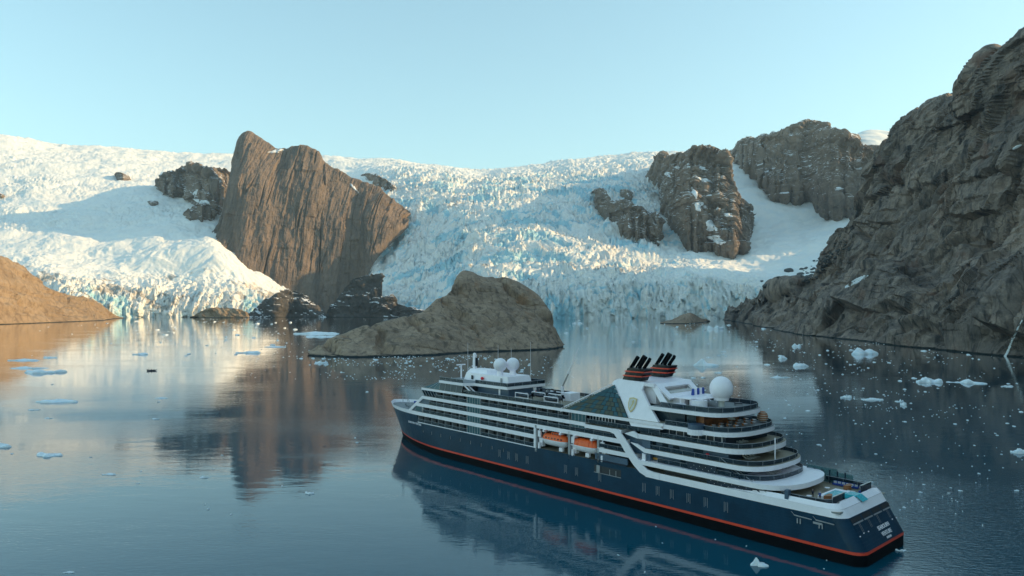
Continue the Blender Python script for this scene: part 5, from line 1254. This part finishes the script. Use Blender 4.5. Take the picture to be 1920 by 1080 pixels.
# ---- the inflatable out on the water with its passengers
zx, zy = (285 - 960) / F * zw(695.5), zw(695.5)
zb_ = dup(zo, (zx, zy, -.1), (0, 0, .15)); zb_.scale = (1.25, 1.25, 1.15); tag(zb_, 'small black inflatable boat carrying passengers far out on the golden water', 'boat'); del zb_['group']
for k, (dx, dy, lb) in enumerate(((1.1, .9, 'person seated at the bow of the distant inflatable boat'), (.2, -.95, 'person seated on the near tube amidships of the distant inflatable boat'), (-.9, .9, 'person seated on the far tube behind the console of the distant boat'), (-1.9, -.9, 'person seated near the motor of the distant inflatable boat'))):
    c, s = math.cos(.15), math.sin(.15); person((zx + dx * c - dy * s, zy + dx * s + dy * c, .22), .15 + (1.57 if dy < 0 else -1.57), CO1, CO4, lb, 'sit')
person((zx - 2.4, zy - .3, .25), .2, CO1, CO4, 'person standing at the stern of the distant inflatable boat')

# ================================================================ ray placement on the land
bpy.context.view_layer.update(); DG = bpy.context.evaluated_depsgraph_get()
def hit(px, py, names=None):
    o = Vector((0, 0, HC)); d = Vector(((px - 960) / F, 1, (YH - py) / F)).normalized()
    for _ in range(6):
        ok, loc, nrm, idx, ob, mt = SC.ray_cast(DG, o, d)
        if not ok: return None
        if names is None or any(ob.name.startswith(n) for n in names): return loc, nrm
        o = loc + d * .5
    return None
# rubble beside the snow valley
BOULD = plain('boulder_rock', (.075, .072, .07), .85, var=.35, scale=.05)
def boulder_mesh(seed):
    bm = bmesh.new(); bmesh.ops.create_icosphere(bm, subdivisions=2, radius=1); r2 = np.random.RandomState(seed)
    co = np.array([v.co for v in bm.verts]); d = 1 + .34 * fbm(co + seed * 3.1, (1.3, 1.3, 1.3), 3, seed)
    for v, k in zip(bm.verts, d): v.co = v.co * float(k)
    me = bpy.data.meshes.new('boulder'); bm.to_mesh(me); bm.free(); me.materials.append(BOULD); return me
BM = [boulder_mesh(s) for s in range(5)]
bl = [(1478, 507, 20, 'large dark boulder lying alone on the lower snow'), (1500, 514, 16, 'dark boulder just right of the large one on the lower snow'), (1460, 520, 9, 'small dark boulder left of the large one on the snow'), (1437, 536, 17, 'dark boulder on the grey ice nearest the water'), (1428, 527, 8, 'tiny dark boulder above the one nearest the water')]
for px, py, wpx, lb in bl:
    q = hit(px, py, ['glacier', 'cliff'])
    if q: s_ = q[0].y / F * wpx / 2; tag(link('boulder', BM[px % 5], None, q[0] - Vector((0, 0, s_ * .1)), (0, 0, px), (s_, s_ * .9, s_ * .55)), lb, 'boulder', 'boulders beside the snow valley')
r3 = random.Random(11)
for k in range(90):
    u = r3.random(); px = 1505 + 75 * u + r3.uniform(-14, 14); py = 522 - 62 * u + r3.uniform(-9, 12)
    q = hit(px, py, ['glacier', 'cliff'])
    if q: s_ = q[0].y / F * r3.uniform(3, 8) / 2; tag(link('boulder', BM[k % 5], None, q[0], (0, 0, k), (s_ * 1.2, s_, s_ * .7)), '%s %s dark boulder in the rubble slope, %s' % (('small', 'medium', 'large')[min(2, int(k % 7 / 2.4))], ('rounded', 'angular', 'flat')[k % 3], 'low on the left' if u < .35 else ('in its middle' if u < .7 else 'high by the cliff')), 'boulder', 'boulders in the rubble slope')
# snow patches and the waterfall on the right cliff
SNOW = plain('old_snow', (.78, .80, .84), .8, var=.06, scale=.05)
def drape(name, polyf, ny, nx, mat, label, cat=None, off=1.2, kind=None, on=('cliff',)):
    V = []; ok = True
    for j in range(ny):
        for i in range(nx):
            px, py = polyf(i / (nx - 1), j / (ny - 1)); q = hit(px, py, list(on))
            if q is None: return None
            nn = q[1] if q[1].dot(Vector((0, 1, 0))) < 0 else -q[1]
            e = min(i, nx - 1 - i, j, ny - 1 - j); V.append(tuple(q[0] + nn * (off if e > 0 else -off)))
    me = np_mesh(name, V, grid_faces(ny, nx), [mat], True)
    return tag(link(name, me), label, cat, kind=kind)
drape('snow_patch', lambda u, v: (1583 + 46 * u, 541 - 25 * u ** .8 + (v - .5) * 11 * math.sin(math.pi * min(1, max(0.02, u))) ** .7), 8, 18, SNOW, 'long white snow patch on the ledge of the right cliff', 'snow patch')
drape('snow_patch', lambda u, v: (1897 + 20 * u, 280 - 9 * u + (v - .5) * 8 * math.sin(math.pi * max(.02, u))), 6, 10, SNOW, 'small white snow patch high on the right cliff', 'snow patch')
def blob(cx, cy, w, h, ang, seed):
    rs = random.Random(seed); ph = [rs.uniform(0, 6) for _ in range(3)]
    def f(u, v):
        y = (v - .5) * 2; half = math.sqrt(max(.03, 1 - y * y)) * (1 + .35 * math.sin(y * 4 + ph[0]))
        x = (u - .5) * 2 * half + .35 * math.sin(y * 3 + ph[1]); x *= w / 2; y *= h / 2
        c, s = math.cos(ang), math.sin(ang); return cx + x * c - y * s, cy + x * s + y * c
    return f
for i, (cx, cy, w, h, an, lb, on) in enumerate((
    (1253, 327, 15, 9, .3, 'white snow patch at the upper left of the middle mountain', 'mountain'), (1270, 314, 10, 5, 0, 'small snow patch near the left summit of the middle mountain', 'mountain'),
    (1318, 316, 15, 5, .3, 'narrow snow streak under the summit of the middle mountain', 'mountain'), (1322, 338, 26, 7, .35, 'slanting snow streak across the middle mountain', 'mountain'),
    (1302, 362, 7, 26, -.35, 'upright thin snow streak in the centre of the middle mountain', 'mountain'), (1310, 387, 15, 20, .2, 'wedge of snow at the centre of the middle mountain', 'mountain'),
    (1366, 403, 16, 7, .1, 'small snow patch on the right flank of the middle mountain', 'mountain'), (1332, 424, 22, 22, .5, 'broad snow patch low on the middle mountain', 'mountain'),
    (1345, 449, 28, 17, .2, 'largest snow patch at the foot of the middle mountain', 'mountain'), (1498, 316, 7, 4, 0, 'tiny snow patch high on the rounded mountain', 'mountain'),
    (1572, 354, 13, 5, .1, 'thin snow patch on the right side of the rounded mountain', 'mountain'), (1207, 452, 5, 10, 0, 'small snow patch on the low rock hump', 'rock_outcrop'),
    (517, 284, 26, 6, -.1, 'snow filling the notch between the two tops of the rock tower', 'rock_tower'), (381, 379, 26, 10, .3, 'snow patch on the ridge left of the tower', 'rock_ridge'), (367, 362, 6, 18, .4, 'narrow snow gully on the jagged ridge', 'rock_ridge'),
    (663, 352, 20, 4, .75, 'snow ledge on the right shoulder of the tower', 'rock_tower'))):
    drape('snow_patch', blob(cx, cy, w, h, an, i), 12, 10, SNOW, lb, 'snow patch', 5., on=(on,))
FALL = plain('falling_water', (.75, .78, .80), .5, var=.15, scale=.3)
wf = [(1918, 598), (1910, 612), (1903, 628), (1897, 640), (1893, 652), (1888, 662), (1883, 670)]
def wfun(u, v):
    t = v * (len(wf) - 1); i = min(int(t), len(wf) - 2); f = t - i
    return (wf[i][0] + (wf[i + 1][0] - wf[i][0]) * f + (u - .5) * (3.5 + 3.5 * v), wf[i][1] + (wf[i + 1][1] - wf[i][1]) * f)
drape('waterfall', wfun, 30, 5, FALL, 'thin white waterfall running down the right cliff into the fjord', 'waterfall', .5)

# ================================================================ floating ice
def ice_float_mat():
    a = N('floating_ice'); c = a.coord(); n = a.noise(c, 2.2, 4, .6); n2 = a.noise(c, 6., 3, .6)
    a.P(Base_Color=a.mix(a.ramp(n, .38, .75), (.90, .91, .94), (.62, .78, .88)), Roughness=.5, Normal=a.bump(n2, .12, .8)); return a.m
FI = ice_float_mat()
def floe_mesh(seed, n=26, peaks=0, rings=(1., .97, .9, .7, .42, .15), h=(-.25, .35, .7, .9, 1., .95)):
    r_ = np.random.RandomState(seed); a = np.linspace(0, 2 * math.pi, n, endpoint=False)
    rad = .95 + .25 * np.sin(a * 2 + r_.rand() * 6) * r_.rand() + .2 * np.sin(a * 3 + r_.rand() * 6) + .14 * np.sin(a * 5 + r_.rand() * 6) + .08 * np.sin(a * 8 + r_.rand() * 6) + .05 * r_.randn(n)
    ph = r_.rand(4) * 6
    V = []
    pk = [((-.45, .5, 0)[q] + r_.uniform(-.1, .1), r_.uniform(-.25, .25), r_.uniform(.35, .5)) for q in range(peaks)]
    for f, z in zip(rings, h):
        for k in range(n):
            x, y = f * rad[k] * math.cos(a[k]), f * rad[k] * math.sin(a[k]); zz = z
            if z > 0:
                zz = z * (.5 + .45 * r_.rand() + (.55 * (math.sin(x * 3.1 + ph[0]) * math.cos(y * 2.7 + ph[1]) + .5 * math.sin(x * 6.3 + ph[2]) ) if n > 12 else 0)); zz = max(.12, zz)
                if peaks: zz = z * .3 + max([math.exp(-((x - p[0]) / (p[2] * .9)) ** 2 - ((y - p[1]) / (p[2] * 1.2)) ** 2) * (1 if q == 0 else .75) for q, p in enumerate(pk)]) * .75 * (.8 + .3 * r_.rand())
            V.append((x, y, zz))
    V.append((0, 0, 1 if not peaks else .3)); m = len(rings)
    Fs = [(j * n + k, j * n + (k + 1) % n, (j + 1) * n + (k + 1) % n, (j + 1) * n + k) for j in range(m - 1) for k in range(n)]
    Fs += [((m - 1) * n + k, (m - 1) * n + (k + 1) % n, m * n) for k in range(n)]
    me = bpy.data.meshes.new('ice_floe'); me.from_pydata(V, [], Fs); me.materials.append(FI)
    me.polygons.foreach_set('use_smooth', [True] * len(me.polygons)); me.set_sharp_from_angle(angle=math.radians(42)); return me
FL = [floe_mesh(s) for s in range(6)]; PK = [floe_mesh(20 + s, peaks=1 + s % 3) for s in range(6)]
SM = [floe_mesh(40 + s, 9, 0, (1., .92, .5), (-.25, .7, 1.)) for s in range(6)]
def floe(px, py, w, h, label, mesh, name='ice_floe', cat='ice floe', group=None, asp=.5, rz=0.):
    Zd = zw(py); s = w * Zd / F / 2; hh = h * Zd / F
    o = link(name, mesh, None, ((px - 960) / F * Zd, Zd + s * asp * .3, 0), (0, 0, rz), (s, s * asp, hh)); return tag(o, label, cat, group)
G1 = 'large ice floes on the fjord'
big = [
 (590, 626, 78, 3.2, 'long flat white floe left of the island', 0, .5), (600, 632, 50, 2, 'thin floe just in front of the long flat one by the island', 1, .4),
 (465, 662, 42, 3.4, 'bluish flat floe in mid left, left of the island tip', 2, .5), (513, 651, 40, 1.5, 'thin white floe right of the bluish one', 3, .4),
 (78, 699, 68, 5, 'large blue white floe with a raised end at the left', 4, .45), (48, 691, 62, 2.2, 'flat tongue of ice beside the large left floe', 5, .4),
 (42, 676, 56, 2.4, 'long narrow floe at the far left edge', 0, .4), (92, 671, 24, 2, 'small blue floe near the far left shore', 1, .5),
 (263, 665, 26, 3, 'lone blue floe on the golden water', 2, .6), (100, 754, 78, 4, 'long pointed blue floe in the left foreground', 3, .4),
 (62, 769, 20, 1.5, 'small sliver of ice below the long pointed floe', 4, .4), (90, 785, 16, 1.5, 'little floe pair below the sliver', 5, .5),
 (88, 855, 46, 4, 'blue floe with a scalloped edge in the left foreground', 1, .6), (-4, 838, 44, 5, 'blue floe cut by the left edge of the picture', 0, .5),
 (204, 890, 24, 2, 'small pale floe in the open left foreground', 2, .5), (300, 747, 24, 1.5, 'thin pale floe in the dark reflection', 3, .4),
 (291, 786, 12, 2, 'small ice lump below the thin pale floe', 4, .6), (381, 896, 16, 2, 'small flat floe below the tower reflection', 5, .5),
 (580, 926, 16, 3, 'small white floe in the empty lower middle water', 1, .6), (129, 1074, 20, 2, 'small floe at the bottom left edge', 2, .4),
 (390, 955, 6, 2, 'tiny white ice lump in the lower left water', 3, .6), (601, 681, 22, 3, 'white floe in front of the left end of the island', 4, .5),
 (1742, 717, 42, 7, 'smooth domed white floe on the dark right water', 0, .6), (1793, 717, 28, 1.2, 'thin flat floe right of the smooth dome', 1, .35),
 (1586, 746, 20, 4, 'small white floe left of the long ragged one', 2, .5), (1634, 750, 38, 3, 'long ragged white floe below the right cliff', 3, .35),
 (1695, 760, 12, 5, 'round ice lump right of the ragged floe', 4, .7), (1462, 708, 32, 2, 'thin tilted floe in the pale reflection behind the stern', 5, .3),
 (1343, 617, 26, 5, 'white floe near the low islet', 1, .5), (1912, 850, 26, 7, 'greenish floe at the right edge', 3, .6),
 (1690, 753, 8, 3, 'tiny lump touching the round ice lump', 5, .6), (1888, 725, 22, 2, 'flat floe near the right edge below the waterfall', 2, .4), (1690, 1033, 18, 2.5, 'white floe under the stern', 1, .4)]
for px, py, w, h, lb, mi, asp in big: floe(px, py, w, h, lb, FL[mi], group=G1, asp=asp)
for px, py, w, h, lb, mi in ((1326, 686, 42, 13, 'small iceberg with a single peak behind the funnels', 0), (1623, 664, 52, 12, 'twin peaked white iceberg below the right cliff', 1), (1828, 719, 42, 8, 'small iceberg with two humps right of the dome', 3), (1468, 673, 16, 6, 'tiny peaked iceberg left of the twin peaked one', 2), (1500, 687, 28, 7, 'small winged iceberg on the pale water', 5), (1495, 650, 18, 6, 'tiny iceberg close to the right shore', 4), (1425, 1061, 30, 15, 'white pyramid of ice in front of the ship at the bottom', 0)):
    floe(px, py, w, h, lb, PK[mi], 'iceberg', 'iceberg', 'small icebergs', .6, rz=(px % 7 - 3) * .12)
# small fragments one can still count
r4 = random.Random(5)
def inship(px, py): return 735 < px < 1715 and py > 655 + max(0, (px - 1400)) * .75 and py < 840 + (px - 740) * .26
regs = [(70, (1300, 1915), (655, 800), 'small white ice fragment on the dark water below the right cliff', (4, 12)), (36, (1480, 1915), (790, 960), 'small white ice fragment on the open water right of the ship', (3, 10)),
        (55, (560, 1040), (672, 700), 'small white ice fragment between the island and the bow', (4, 10)), (35, (1060, 1480), (604, 650), 'small white ice fragment on the pale water before the ice cliff', (4, 12)),
        (40, (200, 560), (602, 672), 'small ice fragment on the golden water before the left ice', (4, 12)), (15, (20, 700), (700, 1000), 'small ice fragment on the quiet water in the left foreground', (4, 9)), (8, (1100, 1620), (960, 1075), 'small ice fragment on the dark water in front of the hull', (3, 8))]
def on_water(px, py):
    q = hit(px, py); return q is not None and abs(q[0].z) < .2
for n, (x0, x1), (y0, y1), lb0, (w0, w1) in regs:
    lb0 = lb0.replace('small white ice fragment ', '').replace('small ice fragment ', '')
    c = 0; t_ = 0
    while c < n and t_ < n * 9:
        t_ += 1; px, py = r4.uniform(x0, x1), y0 + (y1 - y0) * r4.random() ** 1.3
        if not on_water(px, py): continue
        if pn(np.array([[px / 90., py / 22., 3.]]), 1., 18)[0] < -.05 and r4.random() < .75: continue
        w = w0 + (w1 - w0) * r4.random() ** 2.2
        lb = '%s %s ice fragment %s %s' % ('tiny' if w < w0 + 1.2 else ('small' if w < w0 + 3 else 'larger'), 'flat' if c % 2 else 'chunky', lb0, ['on the left', 'in the middle', 'on the right'][min(2, int(3 * (px - x0) / (x1 - x0)))])
        floe(px, py, w, r4.uniform(.5, 1.) + w * .12, lb, SM[c % 6], 'ice_fragment', 'ice fragment', 'ice fragments ' + lb0, r4.uniform(.35, .8), r4.uniform(0, 6)); c += 1
# brash too fine to count
V = []; Fq = []
def bit(x, y, s, h):
    b0 = len(V); k = r4.uniform(.5, 1.6)
    V.extend([(x - s, y - s * k * .5, -.02), (x + s, y - s * k * .4, -.02), (x + s * .8, y + s * k * .6, -.02), (x - s * .7, y + s * k * .5, -.02), (x - s * .5, y - s * .2, h), (x + s * .5, y - s * .2, h), (x + s * .4, y + s * .3, h), (x - s * .4, y + s * .3, h)])
    Fq.extend([(b0, b0 + 1, b0 + 5, b0 + 4), (b0 + 1, b0 + 2, b0 + 6, b0 + 5), (b0 + 2, b0 + 3, b0 + 7, b0 + 6), (b0 + 3, b0, b0 + 4, b0 + 7), (b0 + 4, b0 + 5, b0 + 6, b0 + 7)])
for n, (x0, x1), (y0, y1) in ((950, (1250, 1950), (640, 780)), (380, (1400, 1950), (760, 1000)), (900, (540, 1060), (666, 712)), (700, (1040, 1500), (600, 660)), (700, (150, 640), (597, 680)), (350, (640, 1000), (1, 2))):
    if y1 < 10: continue
    for _ in range(n):
        px, py = r4.gauss(.5, .27) * (x1 - x0) + x0, y0 + (y1 - y0) * r4.random() ** 1.4
        Zd = zw(max(py, 598)); cl = pn(np.array([[px / 60., py / 14., 3.]]), 1., 8)[0]
        if cl < .02: continue
        wpx = r4.uniform(1.0, 3.2); bit((px - 960) / F * Zd, Zd, wpx * Zd / F / 2, .12 + wpx * Zd / F * .12)
me = np_mesh('brash_ice', V, Fq, [FI], False); tag(link('brash_ice', me), 'fine brash ice scattered in drifts over the fjord', kind='stuff')

# ---------------------------------------------------------------- air
a = N('fjord_air'); a.t.nodes.remove(a.p)
vol = a.n('VolumePrincipled'); vol.inputs['Color'].default_value = (.62, .84, 1., 1); vol.inputs['Density'].default_value = .000028; vol.inputs['Anisotropy'].default_value = .2
a.t.links.new(vol.outputs[0], a.out.inputs['Volume'])
b = MB(); b.box(-9000, 9000, -3500, 16000, -2.5, 3200, a.m); o = b.build('haze'); o['kind'] = 'stuff'; o['label'] = 'thin blue air haze over the whole fjord'
